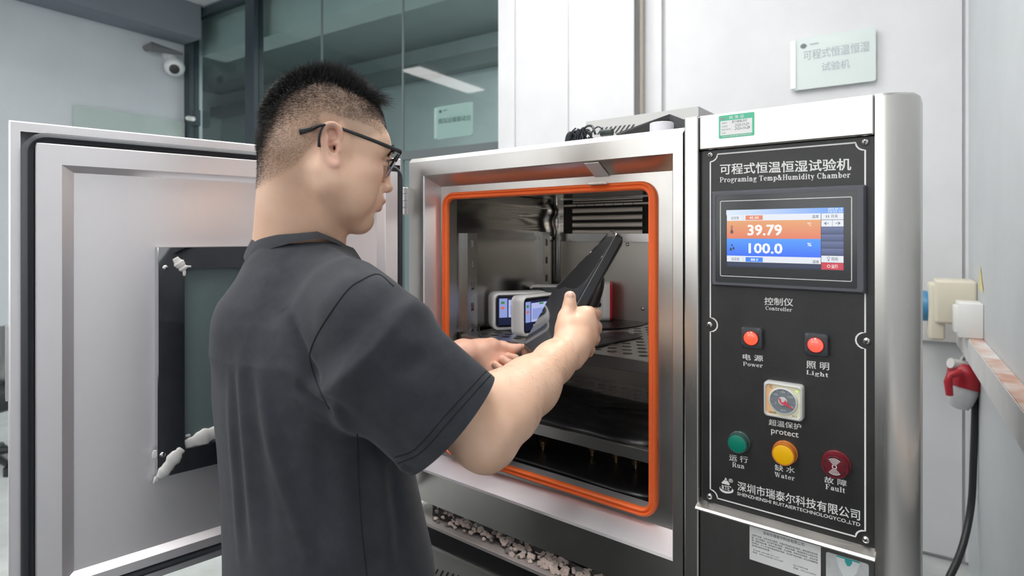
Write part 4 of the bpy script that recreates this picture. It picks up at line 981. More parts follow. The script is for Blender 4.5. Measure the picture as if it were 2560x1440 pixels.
bodyl = ['主要产品有：冷热冲击试验机、可程式恒温恒湿试验机、高低温交变试验', '箱、盐水喷雾机、氙灯耐气候试验机、淋雨试验箱、温湿度振动三综合试验', '箱、精密恒温水槽、电热鼓风干燥箱、无尘烤箱、臭氧老化试验机、电动式振', '动试验台、步入式可程式恒温恒湿试验室、氙灯耐气候试验机、砂尘试验箱等通', '信领域可靠性测试仪器。']
for k, l in enumerate(bodyl): t_(l, .035, .705 - k * .075, .96 if k < 4 else .30, .755 - k * .075, M_blk, .0, 0, 1)
t_('E-mail: szrte@126.com', .06, .285, .43, .335, M_blk); t_('电话：0755-61547580 27913787', .05, .215, .49, .265, M_blk); t_('QQ 709499648', .63, .215, .83, .265, M_blk); t_('传真：0755-61547581', .63, .14, .94, .19, M_blk)
a = onY(2065, 1400, yl_); b = onY(2172, 1420, yl_); z1 = (onY(2065, 1380, yl_).z + onY(2172, 1409, yl_).z) / 2; z0 = z1 - .042
M_holo = plaster('silver_hologram_film', (.60, .62, .62), .22, .12, 60); M_teal = mat('teal_foil', (.06, .42, .42), .3)
HS = obj('hologram_sticker', MB().prism([(x, yl_, z) for x, z in rrect(a.x, b.x, z0, z1, .003, 3)], (0, -.0004, 0)), M_holo, CH, label='silver sticker with teal foil mark')
t_, q_, f_ = lab(HS, a.x, b.x, z0, z1, yl_)
obj('foil_mark', MB().poly(f_(.25, .99), f_(.80, .99), f_(.80, .94), f_(.62, .94), f_(.62, .84), f_(.56, .72), f_(.50, .72), f_(.45, .84), f_(.45, .94), f_(.25, .94)), M_teal, HS)
obj('foil_mark', MB().poly(f_(.25, .93, .5), f_(.80, .93, .5), f_(.72, .55, .5), f_(.55, .2, .5), f_(.45, .25, .5), f_(.30, .6, .5)), mat('pale_foil', (.76, .80, .80), .3), HS)
# ================================================================== THINGS IN AND ON THE CHAMBER
def shelf(label, z, yf, x0, x1, y1, seed):
    """perforated pan: bars between staggered round holes, turned-down front lip"""
    o = thing('perforated_shelf', label, 'shelf', ((x0 + x1) / 2, (yf + y1) / 2, z))
    mb = MB(); cx, cy, r = .036, .034, .0105; N = 12
    nx = int((x1 - x0 - .03) / cx); ny = int((y1 - yf - .03) / cy)
    ox = (x0 + x1) / 2 - nx * cx / 2; oy = (yf + y1) / 2 - ny * cy / 2
    for j in range(ny):
        sh = cx / 2 if j % 2 else 0
        for i in range(nx - (1 if j % 2 else 0)):
            ax, ay = ox + i * cx + sh, oy + j * cy; mx_, my_ = ax + cx / 2, ay + cy / 2
            inner = []; outer = []
            for k in range(N * 2):
                t = 2 * math.pi * k / (N * 2); c, s = math.cos(t), math.sin(t); q = max(abs(c) / (cx / 2), abs(s) / (cy / 2))
                inner.append((mx_ + r * c, my_ + r * s, z)); outer.append((mx_ + c / q, my_ + s / q, z))
            # exact corners so neighbouring cells close up
            mb.grid([outer, inner, [(p[0], p[1], z - .0015) for p in inner]], closed=True)
            for sx_ in (-1, 1):
                for sy_ in (-1, 1):
                    near = sorted(outer, key=lambda p: (p[0] - mx_ - sx_ * cx / 2) ** 2 + (p[1] - my_ - sy_ * cy / 2) ** 2)[:2]
                    mb.poly(near[0], near[1], (mx_ + sx_ * cx / 2, my_ + sy_ * cy / 2, z))
        if j % 2:
            for a in (ox, ox + nx * cx - cx / 2): mb.poly((a, oy + j * cy, z), (a + cx / 2, oy + j * cy, z), (a + cx / 2, oy + (j + 1) * cy, z), (a, oy + (j + 1) * cy, z))
    xe, ye = ox + nx * cx, oy + ny * cy
    for q in ((x0, x1, yf, oy), (x0, x1, ye, y1), (x0, ox, oy, ye), (xe, x1, oy, ye)):
        mb.poly((q[0], q[2], z), (q[1], q[2], z), (q[1], q[3], z), (q[0], q[3], z))
    obj('shelf_plate', mb, S_shelf, o)
    lipm = MB(); cs = [(yf + .001, z), (yf - .0005, z - .001), (yf - .001, z - .024), (yf + .0005, z - .025), (yf + .012, z - .025), (yf + .012, z - .0235), (yf + .002, z - .0235), (yf + .0025, z - .001)]
    lipm.grid([[(x, y, zz) for y, zz in cs] for x in (x0, x1)], closed=True, cap=True)
    obj('shelf_lip', lipm, S_shelf, o)
    sd = MB(); 
    for x in (x0, x1 - .0015): sd.box(x, x + .0015, yf + .002, y1, z - .022, z - .0005)
    obj('shelf_side', sd, S_shelf, o)
    return o
SZ1 = TH - .250; SZ2 = TH - .425
shelf('upper perforated steel shelf holding the white monitors', SZ1, 1.062, -.983, -.482, 1.49, 1)
shelf('lower perforated steel shelf with a black mat on it', SZ2, 1.062, -.983, -.478, 1.49, 2)
M_mat = mat('black_rubber_sheet', (.012, .012, .014), .35); tt = NT(M_mat)
tt.link(tt.mapr(tt.noise(tt.coords((1, 1, 1)), 14, 5, .65), .22, .6), tt.b.inputs['Roughness']); tt.link(tt.bump(tt.noise(tt.coords((1, 1, 1)), 30, 4), .2, .002), tt.b.inputs['Normal'])
def sheet(name, label, outline, z, amp, seed):
    """limp sheet: outline on a fine grid of rings, wavy, with thickness"""
    P = [Vector((x, y, 0)) for x, y in outline]; c = sum(P, Vector()) / len(P)
    P = catmull(P + [P[0]], 6)[:-1]; rows = []
    for k in range(7):
        s = 1 - k / 7 * .97
        rows.append([Vector((c.x + (p.x - c.x) * s, c.y + (p.y - c.y) * s, z + .0022 + amp * (1 + noise.noise(Vector((p.x * 22, p.y * 22, seed + k * .6)))) * (1 if k else .4))) for p in P])
    top = rows[::-1]; bot = [[Vector((p.x, p.y, z + .0004)) for p in rows[0]]]
    mb = MB().grid(top + bot, closed=True, cap=True)
    return setp(obj(name, mb, M_mat, None, True), label, 'mat')
g = lambda px, py, z: tuple(onZ(px, py, z).xy)
sheet('rubber_mat', 'black mat at the back of the upper shelf, in front of right white monitor', [g(1500, 826, SZ1), g(1560, 822, SZ1), g(1612, 812, SZ1), g(1612, 796, SZ1), g(1560, 792, SZ1), g(1500, 800, SZ1), g(1460, 812, SZ1)], SZ1, .0012, 1)
sheet('rubber_mat', 'pointed black mat on the upper shelf beside the right hand', [g(1400, 880, SZ1), g(1480, 872, SZ1), g(1540, 858, SZ1), g(1604, 843, SZ1), g(1540, 832, SZ1), g(1470, 838, SZ1), g(1400, 845, SZ1)], SZ1, .0012, 2)
sheet('rubber_mat', 'large crumpled black mat covering the lower shelf', [(-.95, 1.075), (-.70, 1.072), (-.49, 1.085), (-.487, 1.22), (-.50, 1.33), (-.70, 1.35), (-.95, 1.37), (-.965, 1.2)], SZ2, .005, 3)
sheet('rubber_mat', 'dusty black mat lying on the chamber floor under the shelves', [(-.97, 1.075), (-.70, 1.07), (-.485, 1.08), (-.48, 1.25), (-.70, 1.26), (-.97, 1.25)], TH + iz0, .0016, 5)
# ---- white patient-monitor style units
M_shell = mat('white_abs_shell', (.82, .83, .85), .3); M_redc = mat('red_rear_cover', (.62, .02, .04), .35)
M_glassb = mat('black_front_glass', (.010, .011, .016), .08, coat=.5)
D_bl = em('display_lilac', (.34, .42, .85), .75); D_lt = em('display_light_lilac', (.52, .58, .95), .8); D_dk = em('display_navy', (.015, .02, .07), .6); D_gr = em('display_green', (.05, .30, .06), .7); D_or = em('display_orange', (.85, .16, .08), .8); D_wh = em('display_white', (.75, .80, 1), .9)
def monitor(label, corner, ux, W=.165, Hh=.100, T=.062, lit=True, rear=True, rt=.014):
    """corner = lower left front corner; ux = direction along the front"""
    ux = Vector(ux).normalized(); nz = Vector((0, 0, 1)); back = nz.cross(ux)
    M = frame_m(corner, ux, nz)         # local y runs into the unit
    o = thing('monitor', label, 'monitor', tuple(Vector(corner) + ux * W / 2 + back * T / 2), 'white monitors on the upper shelf')
    f = lambda x, y, z: M @ Vector((x, y, z))
    r = .017
    rr_ = lambda i, y, q=r: [f(x, y, z) for x, z in rrect(i, W - i, i, Hh - i, max(q - i, .003), 5)]
    sh = MB().grid([rr_(.010, .0075), rr_(.0072, .0045), rr_(.0055, .0), rr_(.003, .0006), rr_(.0005, .004), rr_(0, .009), rr_(0, T - rt), rr_(.001, T - rt + .001)], closed=True, cap=True)
    obj('shell', sh, M_shell, o, 45)
    obj('rear_cover', MB().grid([rr_(.001, T - rt + .001), rr_(.002, T - .003), rr_(.006, T), rr_(.012, T)], closed=True, cap=True), M_redc if rear else M_shell, o, 45)
    obj('front_glass', MB().prism([f(x, .0032, z) for x, z in rrect(.0095, W - .0095, .0095, Hh - .0095, .009, 5)], back * .002), M_glassb, o)
    q = lambda x0, z0, x1, z1, m, k=0: obj('display_field', MB().poly(*[f(x * W, .0030 - k * .0002, z * Hh) for x, z in ((x0, z0), (x1, z0), (x1, z1), (x0, z1))]), m, o)
    if lit:
        q(.10, .14, .90, .86, D_dk); q(.11, .34, .25, .84, D_bl, 1); q(.27, .34, .90, .84, D_lt, 1); q(.30, .40, .84, .66, D_bl, 2)
        q(.14, .70, .20, .76, D_gr, 2); q(.14, .56, .20, .62, D_or, 2); q(.33, .17, .46, .27, D_wh, 2); q(.50, .75, .62, .79, D_gr, 2); q(.70, .52, .78, .58, D_gr, 2); q(.27, .80, .90, .84, D_dk, 2)
    obj('side_seam', MB().hexa([f(x, y, z) for z in (.012, Hh - .012) for x, y in ((W - .0004, T * .5), (W + .0002, T * .5), (W + .0002, T * .5 + .0008), (W - .0004, T * .5 + .0008))]), mat('seam_grey', (.3, .3, .32), .5), o)
    return o, f
cA = onZ(1306, 846, SZ1); cA = Vector((cA.x, cA.y, SZ1 + .001))
monitor('front white monitor with lit blue screen, standing next to the black slab', cA, Vector((.10, .99, 0)), .13, .100, .042, rear=False)
cB = onZ(1233, 829, SZ1); cB = Vector((cB.x, cB.y, SZ1 + .001))
monitor('white monitor with lit blue screen at the left on the upper shelf', cB, CR * .954 + CF * .30, .155, .098, .058, rear=False)
cC = camp(1320, 790, 1.70); cC = Vector((cC.x, cC.y, SZ1 + .001))
monitor('rear white monitor, only its top showing above the left ones', cC, CR * .96 + CF * .05, .155, .099, .055, False, rear=False)
# unit on the right: seen from its narrow side, red rear cover to the right
u4 = Vector((.46, -.888, 0)); b4 = Vector((.888, .46, 0)); p = onZ(1509, 806, SZ1)
o4, f4 = monitor('white monitor turned sideways with red rear cover, right of the black slab', Vector((p.x, p.y, SZ1 + .001)) - u4 * .15 - b4 * .033, u4, .15, .112, .058, False, True, .0085)
for z, m, r in ((.062, M_redc, .005), (.050, M_dark, .007)):
    obj('side_connector', MB().rings(f4(.15, .020, z), f4(1, 0, 0) - f4(0, 0, 0), [(-.002, r), (.004, r), (.006, r * .6)], 14), m, o4, 40)
setp(obj('thin_cable', MB().tube(catmull([onZ(1196, 800, SZ1) + Vector((0, 0, .02)), onZ(1197, 828, SZ1) + Vector((0, 0, .01)), onZ(1203, 840, SZ1) + Vector((0, -.004, .005)), Vector((onZ(1208, 845, SZ1).x, 1.058, SZ1 - .01)), Vector((onZ(1212, 850, SZ1).x, 1.055, SZ1 - .06)), Vector((onZ(1214, 850, SZ1).x, 1.056, SZ1 - .14))], 6), .0022, 8), M_dark, None, True), 'thin black cable hanging over the left front edge of upper shelf', 'cable')
# ---- black glossy slab in the man's hands
TLc, TRc, BLc, BRc = camp(1530, 571, 1.345), camp(1541, 582, 1.155), camp(1305, 863, 1.315), camp(1357, 913, 1.085)
SL = thing('black_slab', 'flat glossy black device with thick edge held in both hands', 'device', tuple((TLc + BRc) / 2))
M_gloss = mat('glossy_black_face', (.075, .078, .092), .04, coat=1.0, spec=.9); M_slab = mat('black_slab_edge', (.016, .017, .020), .38)
nn = ((BLc - TLc).cross(TRc - TLc)).normalized()
if nn.dot(-CR) < 0: nn = -nn
LEDGE = catmull([camp(x, y, 1.345 - .03 * k / 6) for k, (x, y) in enumerate(((1530, 571), (1486, 619), (1441, 664), (1402, 703), (1378, 733), (1350, 785), (1305, 863)))], 8)
def bil(u, v):
    q = min(max(v, 0), 1) * (len(LEDGE) - 1); i = min(int(q), len(LEDGE) - 2); L_e = LEDGE[i].lerp(LEDGE[i + 1], q - i)
    return L_e * (1 - u) + (TRc * (1 - v) + BRc * v) * u
def slab_loop(i, d):
    pts = []
    for u, v in [(u_, v_) for (u0_, v0_), (u1_, v1_) in (lambda R_: list(zip(R_, R_[1:] + R_[:1])))(rrect(i, 1 - i, i * .6, 1 - i * .6, .03, 3)) for u_, v_ in ([(u0_, v0_)] + ([(u0_ + (u1_ - u0_) * k / 16, v0_ + (v1_ - v0_) * k / 16) for k in range(1, 16)] if abs(v1_ - v0_) > .5 else []))]: pts.append(bil(u, v) + nn * d)
    return pts
th = .019
sb_ = MB().grid([slab_loop(.06, -th - .004), slab_loop(.02, -th), slab_loop(0, -th + .003), slab_loop(0, -.002), slab_loop(.012, 0), slab_loop(.03, -.0004)], closed=True, cap=True)
obj('slab_body', sb_, M_slab, SL, 40)
obj('front_face', MB().grid([[bil(.025 + .95 * i / 10, .016 + .968 * j / 24) + nn * .0005 for i in range(11)] for j in range(25)]), M_gloss, SL, True)
k0 = None
obj('rear_grip', MB().tube(catmull([camp(1492, 690, 1.215), camp(1489, 722, 1.20), camp(1474, 765, 1.185), camp(1455, 800, 1.18)], 5), [.010] + [.0165] * 14 + [.012], 14), M_slab, SL, True)
# ---- on top of the chamber
zt = TH + .189
fx0 = onY(1466, 330, 1.42); M_fan = mat('fan_cover_paint', (.52, .52, .51), .4, .25)
yv = 1.40; x0 = onY(1465, 320, yv).x; x1 = onY(1746, 290, yv).x; z1 = (onY(1465, 303, yv).z + onY(1740, 268, yv).z) / 2
fc = MB()
xs = [x for x in ([onY(px, 330, yv).x for px in (1500, 1510, 1521, 1532, 1543, 1554, 1565, 1690, 1700, 1710)])]
fc.box(x0, x1, yv, yv + .26, zt, z1); obj('fan_cover', fc, M_fan, CH)
for x_, y_ in [(1494 + 11.2 * k, 336.5 - 1.1 * k) for k in range(8)] + [(1686 + 10 * k, 318 - 1.2 * k) for k in range(3)]:
    a_, b_ = onY(x_, y_, yv), onY(x_ + 13, y_ - 18, yv); dx = .0022
    obj('vent_slot', MB().hexa([(p.x + d, y, p.z) for p in (a_, b_) for d, y in ((-dx, yv - .0012), (dx, yv - .0012), (dx, yv + .001), (-dx, yv + .001))]), M_dark, CH)
mc = camp(1728, 280, 1.62)
obj('fan_motor', MB().rings((mc.x, mc.y + .1, z1 - .005), (0, 0, 1), [(0, .075), (.018, .075), (.026, .066), (.028, .02)], 32), steel('motor_shell', (.60, .60, .59), .4), CH, 40)
tp = onY(1649, 318, 1.10); zt1 = onY(1649, 301, 1.08).z
tr_ = thing('tape_roll', 'white roll of tape lying on the chamber top beside the control column', 'tape', (tp.x, 1.11, zt))
rt = abs(onY(1681, 318, 1.11).x - onY(1617, 318, 1.11).x) / 2 * .86
rings_ = [(0, rt), (zt1 - zt - .001, rt), (zt1 - zt, rt - .001), (zt1 - zt, rt * .66), (.0, rt * .66)]
obj('tape', MB().rings((tp.x, 1.11, zt), (0, 0, 1), rings_, 36, False), mat('white_tape', (.74, .73, .80), .4), tr_, 40)
obj('core', MB().rings((tp.x, 1.11, zt), (0, 0, 1), [(0, rt * .66), (zt1 - zt - .002, rt * .66), (zt1 - zt - .002, rt * .60), (0, rt * .60)], 30, False), mat('card_core', (.5, .42, .32), .7), tr_, 40)
A, B, C_, D_ = onY(1542, 330, 1.13), onY(1676, 284, 1.17), onY(1700, 318, 1.19), onY(1560, 336, 1.14)
A.z = zt + .003; z0s = Vector((0, 0, .006))
f1 = onY(1538, 334, 1.12); f2 = onY(1674, 285, 1.17); f3 = onY(1697, 315, 1.30); f4_ = Vector((A.x + .03, 1.30, zt + .004)); f3.z = zt + .012
setp(obj('black_folder', MB().grid([[f1, f2, Vector((f2.x + .03, 1.175, zt + .003))], [f1 + Vector((.02, .09, .002)), f2 + Vector((.01, .09, -.004)), Vector((f2.x + .04, 1.26, zt + .003))], [f1 + Vector((.02, .09, -.003)), f2 + Vector((.01, .09, -.012)), Vector((f2.x + .03, 1.26, zt + .001))], [f1 + Vector((.004, 0, -.004)), f2 + Vector((0, 0, -.010)), Vector((f2.x + .024, 1.175, zt + .001))]], loop=True), mat('black_vinyl', (.03, .03, .033), .4), None), 'folded black sheet propped up on the chamber top behind the tape roll', 'folder')
bx = onY(1522, 330, 1.12)
cbx = setp(obj('black_rod', MB().tube([tuple(onY(1503, 333, 1.12)), tuple(onY(1531, 330, 1.12))], .0075, 12), mat('dark_green_rod', (.035, .05, .048), .4), None, 40), 'short dark rod lying on the chamber top left of the folder', 'rod')
M_tie = mat('glossy_black_ties', (.03, .034, .045), .2)
tb = thing('cable_tangle', 'tangled glossy black cable ties at the left on the chamber top', 'cables', (onY(1458, 340, 1.08).x, 1.09, zt))
rg = random.Random(11)
for k in range(22):
    u = rg.uniform(0, 1); cx = onY(1436 + 44 * u, 340, 1.08).x; cy = 1.06 + rg.uniform(0, .05); a = rg.uniform(0, 3.14); r = rg.uniform(.010, .020)
    pts = [Vector((cx + r * math.cos(a + t * 1.2) , cy + r * .6 * math.sin(a + t * 1.2), zt + .003 + (.026 + .016 * u) * abs(math.sin(t * 1.1 + a)))) for t in (0, .6, 1.2, 1.8, 2.4)]
    obj('cable_tie', MB().tube(catmull(pts, 3), rg.uniform(.0012, .003), 6), M_tie, tb, True)
# ================================================================== PERSON
import openvdb
class Field:
    """signed distance field on a grid; shapes are blended into it and it is turned into one surface"""
    def __init__(s, lo, hi, h):
        s.lo = np.array(lo, float); s.h = h; s.n = np.ceil((np.array(hi) - s.lo) / h).astype(int) + 1
        s.d = np.full(s.n, .06, np.float32)
        s.ax = [(s.lo[i] + h * np.arange(s.n[i])).astype(np.float32) for i in range(3)]
    def region(s, lo, hi):
        a = np.maximum(np.floor((np.array(lo) - s.lo) / s.h).astype(int), 0); b = np.minimum(np.ceil((np.array(hi) - s.lo) / s.h).astype(int) + 1, s.n)
        if (b <= a).any(): return None, None
        sl = tuple(slice(a[i], b[i]) for i in range(3))
        return sl, (s.ax[0][sl[0]][:, None, None], s.ax[1][sl[1]][None, :, None], s.ax[2][sl[2]][None, None, :])
    def put(s, fn, lo, hi, k=.01, mode='add'):
        m = k + .012
        sl, P = s.region(np.array(lo) - m, np.array(hi) + m)
        if sl is None: return s
        b = fn(*P).astype(np.float32); a = s.d[sl]
        if mode == 'add':
            if k <= 0: s.d[sl] = np.minimum(a, b)
            else:
                h = np.clip(.5 + .5 * (a - b) / k, 0, 1); s.d[sl] = a + (b - a) * h - k * h * (1 - h)
        else:
            b = -b; h = np.clip(.5 - .5 * (a - b) / k, 0, 1) if k > 0 else (b > a).astype(np.float32); s.d[sl] = a + (b - a) * h + k * h * (1 - h)
        return s
    def cone(s, p0, p1, r0, r1, k=.01, mode='add'):
        p0 = np.array(p0, float); p1 = np.array(p1, float); ab = p1 - p0; L2 = max(float(ab @ ab), 1e-9); R = max(r0, r1)
        def fn(x, y, z):
            X, Y, Z = x - p0[0], y - p0[1], z - p0[2]
            t = np.clip((X * ab[0] + Y * ab[1] + Z * ab[2]) / L2, 0, 1)
            return np.sqrt((X - ab[0] * t) ** 2 + (Y - ab[1] * t) ** 2 + (Z - ab[2] * t) ** 2) - (r0 + (r1 - r0) * t)
        return s.put(fn, np.minimum(p0, p1) - R, np.maximum(p0, p1) + R, k, mode)
    def chain(s, pts, rad, k=.01):
        for i in range(len(pts) - 1): s.cone(pts[i], pts[i + 1], rad[i], rad[i + 1], k)
        return s
    def ell(s, c, r, A=None, k=.01, mode='add'):
        """ellipsoid: A = three axis vectors"""
        c = np.array(c, float); A = np.array(A if A is not None else np.eye(3), float); r = np.array(r, float); R = r.max()
        def fn(x, y, z):
            X, Y, Z = x - c[0], y - c[1], z - c[2]; q = [X * a[0] + Y * a[1] + Z * a[2] for a in A]
            k0 = np.sqrt(sum((q[i] / r[i]) ** 2 for i in range(3))); k1 = np.sqrt(sum((q[i] / r[i] ** 2) ** 2 for i in range(3)))
            return k0 * (k0 - 1) / np.maximum(k1, 1e-6)
        return s.put(fn, c - R, c + R, k, mode)
    def etube(s, p0, p1, up, a0, a1, b0, b1, k=.01, mode='add', flat=True, p=2.):
        """tube of elliptical section: half axes a along up, b across"""
        p0 = np.array(p0, float); p1 = np.array(p1, float); t = p1 - p0; L = np.linalg.norm(t); t /= L
        u = np.array(up, float); u -= t * (u @ t); u /= np.linalg.norm(u); v = np.cross(t, u); R = max(a0, a1, b0, b1)
        def fn(x, y, z):
            X, Y, Z = x - p0[0], y - p0[1], z - p0[2]
            w = X * t[0] + Y * t[1] + Z * t[2]; q = np.clip(w / L, 0, 1); a = a0 + (a1 - a0) * q; b = b0 + (b1 - b0) * q
            U = X * u[0] + Y * u[1] + Z * u[2]; V_ = X * v[0] + Y * v[1] + Z * v[2]
            k0 = (np.abs(U / a) ** p + np.abs(V_ / b) ** p) ** (1 / p); k1 = np.sqrt((U / a ** 2) ** 2 + (V_ / b ** 2) ** 2)
            d = k0 * (k0 - 1) / np.maximum(k1, 1e-6)
            e = np.maximum(-w, w - L)
            return np.maximum(d, e) if flat else np.where(e > 0, np.sqrt(np.maximum(d, 0) ** 2 + e ** 2), d)
        return s.put(fn, np.minimum(p0, p1) - R, np.maximum(p0, p1) + R, k, mode)
    def surface(s):
        g = openvdb.FloatGrid(.06); g.copyFromArray(np.ascontiguousarray(s.d))
        p, q = g.convertToQuads(isovalue=0.)
        p = np.array(p, np.float64) * s.h + s.lo
        return p, np.array(q, np.int64)[:, ::-1]
def join_surf(parts):
    V = []; Q = []; n = 0
    for p, q in parts: V.append(p); Q.append(q + n); n += len(p)
    return np.concatenate(V), np.concatenate(Q)
def np_mesh(name, P, Q, attrs=None):
    me = bpy.data.meshes.new(name)
    me.vertices.add(len(P)); me.vertices.foreach_set('co', np.asarray(P, np.float32).ravel())
    k = Q.shape[1]; me.loops.add(Q.size); me.loops.foreach_set('vertex_index', Q.astype(np.int32).ravel())
    me.polygons.add(len(Q)); me.polygons.foreach_set('loop_start', np.arange(0, Q.size, k, dtype=np.int32)); 
    me.update(calc_edges=True)
    for an, av in (attrs or {}).items():
        at = me.attributes.new(an, 'FLOAT', 'POINT'); at.data.foreach_set('value', np.asarray(av, np.float32))
    me.shade_smooth(); return me
def cp(px, py, D): return np.array(camp(px, py, D))
nCR, nCF, nZ = np.array(CR), np.array(CF), np.array((0, 0, 1.))
# ---- head frame: origin between the ear canals, hF forward, hS to the man's right, hU up
YAW, PIT = math.radians(31), math.radians(11)
f0 = nCR * math.cos(YAW) + nCF * math.sin(YAW)
hF = f0 * math.cos(PIT) - nZ * math.sin(PIT); hU = f0 * math.sin(PIT) + nZ * math.cos(PIT); hS = np.cross(hF, hU)
hA = np.array([hF, hS, hU])
Oc = cp(838, 370, .885) - hS * .066
def hl(f, s, u): return Oc + hF * f + hS * s + hU * u
hd = Field(np.array(hl(0, 0, -.02)) - .17, np.array(hl(0, 0, -.02)) + np.array([.17, .17, .19]), .0016)
E_ = lambda f, s, u, rf, rs, ru, k=.015, mode='add': hd.ell(hl(f, s, u), (rf, rs, ru), hA, k, mode)
E_(-.008, 0, .048, .089, .072, .078, 0)
E_(-.042, 0, .018, .052, .060, .062, .03)
E_(.036, 0, .030, .052, .066, .062, .03)
E_(.038, 0, -.035, .052, .058, .080, .03)
for s in (-1, 1):
    hd.cone(hl(.004, s * .054, -.052), hl(.070, s * .018, -.098), .017, .016, .03)      # jaw line
    hd.cone(hl(-.005, s * .056, -.010), hl(.004, s * .054, -.052), .016, .017, .03)
    E_(.058, s * .045, -.020, .026, .020, .020, .025)
    E_(.045, s * .046, -.055, .034, .018, .036, .025)
    hd.cone(hl(.080, s * .042, .026), hl(.094, s * .012, .026), .012, .012, .015)       # brow
    E_(.060, s * .058, .030, .022, .012, .024, .02)
E_(.086, 0, -.058, .021, .030, .026, .02)
E_(.080, 0, -.098, .016, .021, .016, .018)
for s in (-1, 1):
    E_(.103, s * .034, .006, .015, .020, .012, .010, 'sub')
    E_(.0815, s * .033, .006, .0135, .0150, .0130, .003)
    hd.cone(hl(.089, s * .046, .010), hl(.096, s * .030, .0135), .0035, .004, .005); hd.cone(hl(.096, s * .030, .0135), hl(.092, s * .020, .010), .004, .0035, .005)
    hd.cone(hl(.087, s * .045, .000), hl(.0925, s * .030, -.004), .0035, .004, .006)
hd.cone(hl(.098, 0, .018), hl(.110, 0, -.027), .0085, .0080, .012)
E_(.1115, 0, -.031, .0105, .0095, .0085, .008)
for s in (-1, 1):
    E_(.101, s * .0125, -.034, .011, .0065, .0080, .006)
    E_(.104, s * .0065, -.042, .005, .0032, .004, .003, 'sub')
E_(.1035, 0, -.0565, .0085, .021, .0060, .007)
E_(.0990, 0, -.0700, .0085, .0185, .0070, .007)
hd.cone(hl(.1085, 0, -.0632), hl(.094, .024, -.0640), .0016, .0012, .003, 'sub'); hd.cone(hl(.1085, 0, -.0632), hl(.094, -.024, -.0640), .0016, .0012, .003, 'sub')
E_(.100, 0, -.083, .007, .022, .005, .008, 'sub')
# ears (outline points seen on the man's right ear, mirrored for the left one)
def e2l(px, py, D):
    v = cp(px, py, D) - Oc; return np.array([v @ hF, v @ hS, v @ hU])
rim = [(846, 356, .884), (850, 340, .882), (847, 322, .878), (834, 312, .872), (818, 314, .868), (806, 330, .864), (804, 352, .864), (808, 376, .867), (818, 398, .872), (831, 412, .876), (840, 412, .880)]
rim = [e2l(*p) for p in rim]
anti = [e2l(*p) for p in ((833, 330, .874), (820, 340, .870), (817, 362, .870), (824, 386, .874))]
for s in (1, -1):
    w_ = lambda q: Oc + hF * q[0] + hS * q[1] * s + hU * q[2]
    c = w_(e2l(827, 362, .881)); ax_f = w_(e2l(806, 352, .865)) - w_(e2l(850, 340, .884)); ax_f /= np.linalg.norm(ax_f)
    up_ = w_(e2l(826, 316, .872)) - w_(e2l(834, 410, .876)); up_ -= ax_f * (up_ @ ax_f); up_ /= np.linalg.norm(up_); nm = np.cross(ax_f, up_)
    hd.ell(c, (.0135, .027, .0045), np.array([ax_f, up_, nm]), .006)
    hd.cone(w_(e2l(838, 360, .896)), w_(e2l(826, 362, .888)), .018, .014, .008)
    rs_ = [np.array(p) for p in catmull([w_(p) for p in rim], 4)]; rr0 = [.0032, .0036, .0040, .0042, .0042, .0040, .0038, .0040, .0046, .0060, .0056]; hd.chain(rs_, list(np.interp(np.linspace(0, 10, len(rs_)), range(11), rr0)), .0030)
    hd.ell(w_(e2l(836, 404, .879)), (.0072, .0095, .0042), np.array([ax_f, up_, nm]), .005)
    an_ = [np.array(p) for p in catmull([w_(p) for p in anti], 4)]; hd.chain(an_, list(np.interp(np.linspace(0, 3, len(an_)), range(4), [.0026, .0034, .0036, .0032])), .004)
    hd.ell(w_(e2l(832, 364, .875)), (.0080, .0105, .0078), np.array([ax_f, up_, nm]), .004, 'sub')
    hd.ell(w_(e2l(832, 338, .872)), (.0070, .0085, .0056), np.array([ax_f, up_, nm]), .004, 'sub')
    hd.chain([w_(e2l(846, 355, .882)), w_(e2l(836, 357, .878)), w_(e2l(825, 362, .877))], [.0030, .0030, .0026], .003)
    hd.cone(w_(e2l(838, 370, .872)), w_(e2l(841, 371, .900)), .0042, .0036, .002, 'sub')
    hd.cone(w_(e2l(846, 362, .882)), w_(e2l(846, 376, .882)), .0042, .0044, .004)
# neck and shoulders under the collar
nk = [cp(766, 440, .955), cp(764, 520, .958), cp(757, 640, .968), cp(752, 720, .975)]
hd.cone(nk[0], nk[1], .057, .0575, .03); hd.cone(nk[1], nk[2], .0575, .062, .02); hd.cone(nk[2], cp(765, 700, .975), .062, .055, .02)
hd.cone(hl(-.012, .054, -.035), cp(840, 650, .975), .017, .014, .02)       # sternomastoid
hd.cone(hl(-.060, .028, -.01), cp(705, 600, .945), .030, .034, .03); hd.cone(hl(-.060, -.028, -.01), cp(700, 610, .97), .030, .036, .03)
hd.cone(cp(755, 640, .955), cp(800, 690, .95), .036, .026, .03)
HEAD = hd.surface()
# ---- right arm and hand
RS, RE, RW = cp(925, 790, .775), cp(1203, 1084, .825), cp(1424, 868, 1.062)
lo = np.minimum(np.minimum(RS, RE), RW); hi = np.maximum(np.maximum(RS, RE), cp(1500, 700, 1.22))
ra = Field(np.minimum(lo, cp(1300, 1000, .85)) - .075, hi + .08, .0017)
ra.cone(cp(1040, 905, .785), cp(1120, 990, .80), .044, .042, .02); ra.cone(cp(1120, 990, .80), RE, .042, .0420, .03)
ra.cone(RE, cp(1264, 1026, .875), .0420, .0455, .03); ra.cone(cp(1264, 1026, .875), cp(1327, 964, .945), .0455, .0420, .03); ra.cone(cp(1327, 964, .945), cp(1385, 905, 1.02), .0420, .034, .03)
ra.cone(cp(1385, 905, 1.02), RW, .034, .030, .02)
ra.cone(cp(1222, 1136, .826), cp(1242, 1128, .832), .0195, .0175, .03)                 # point of the elbow
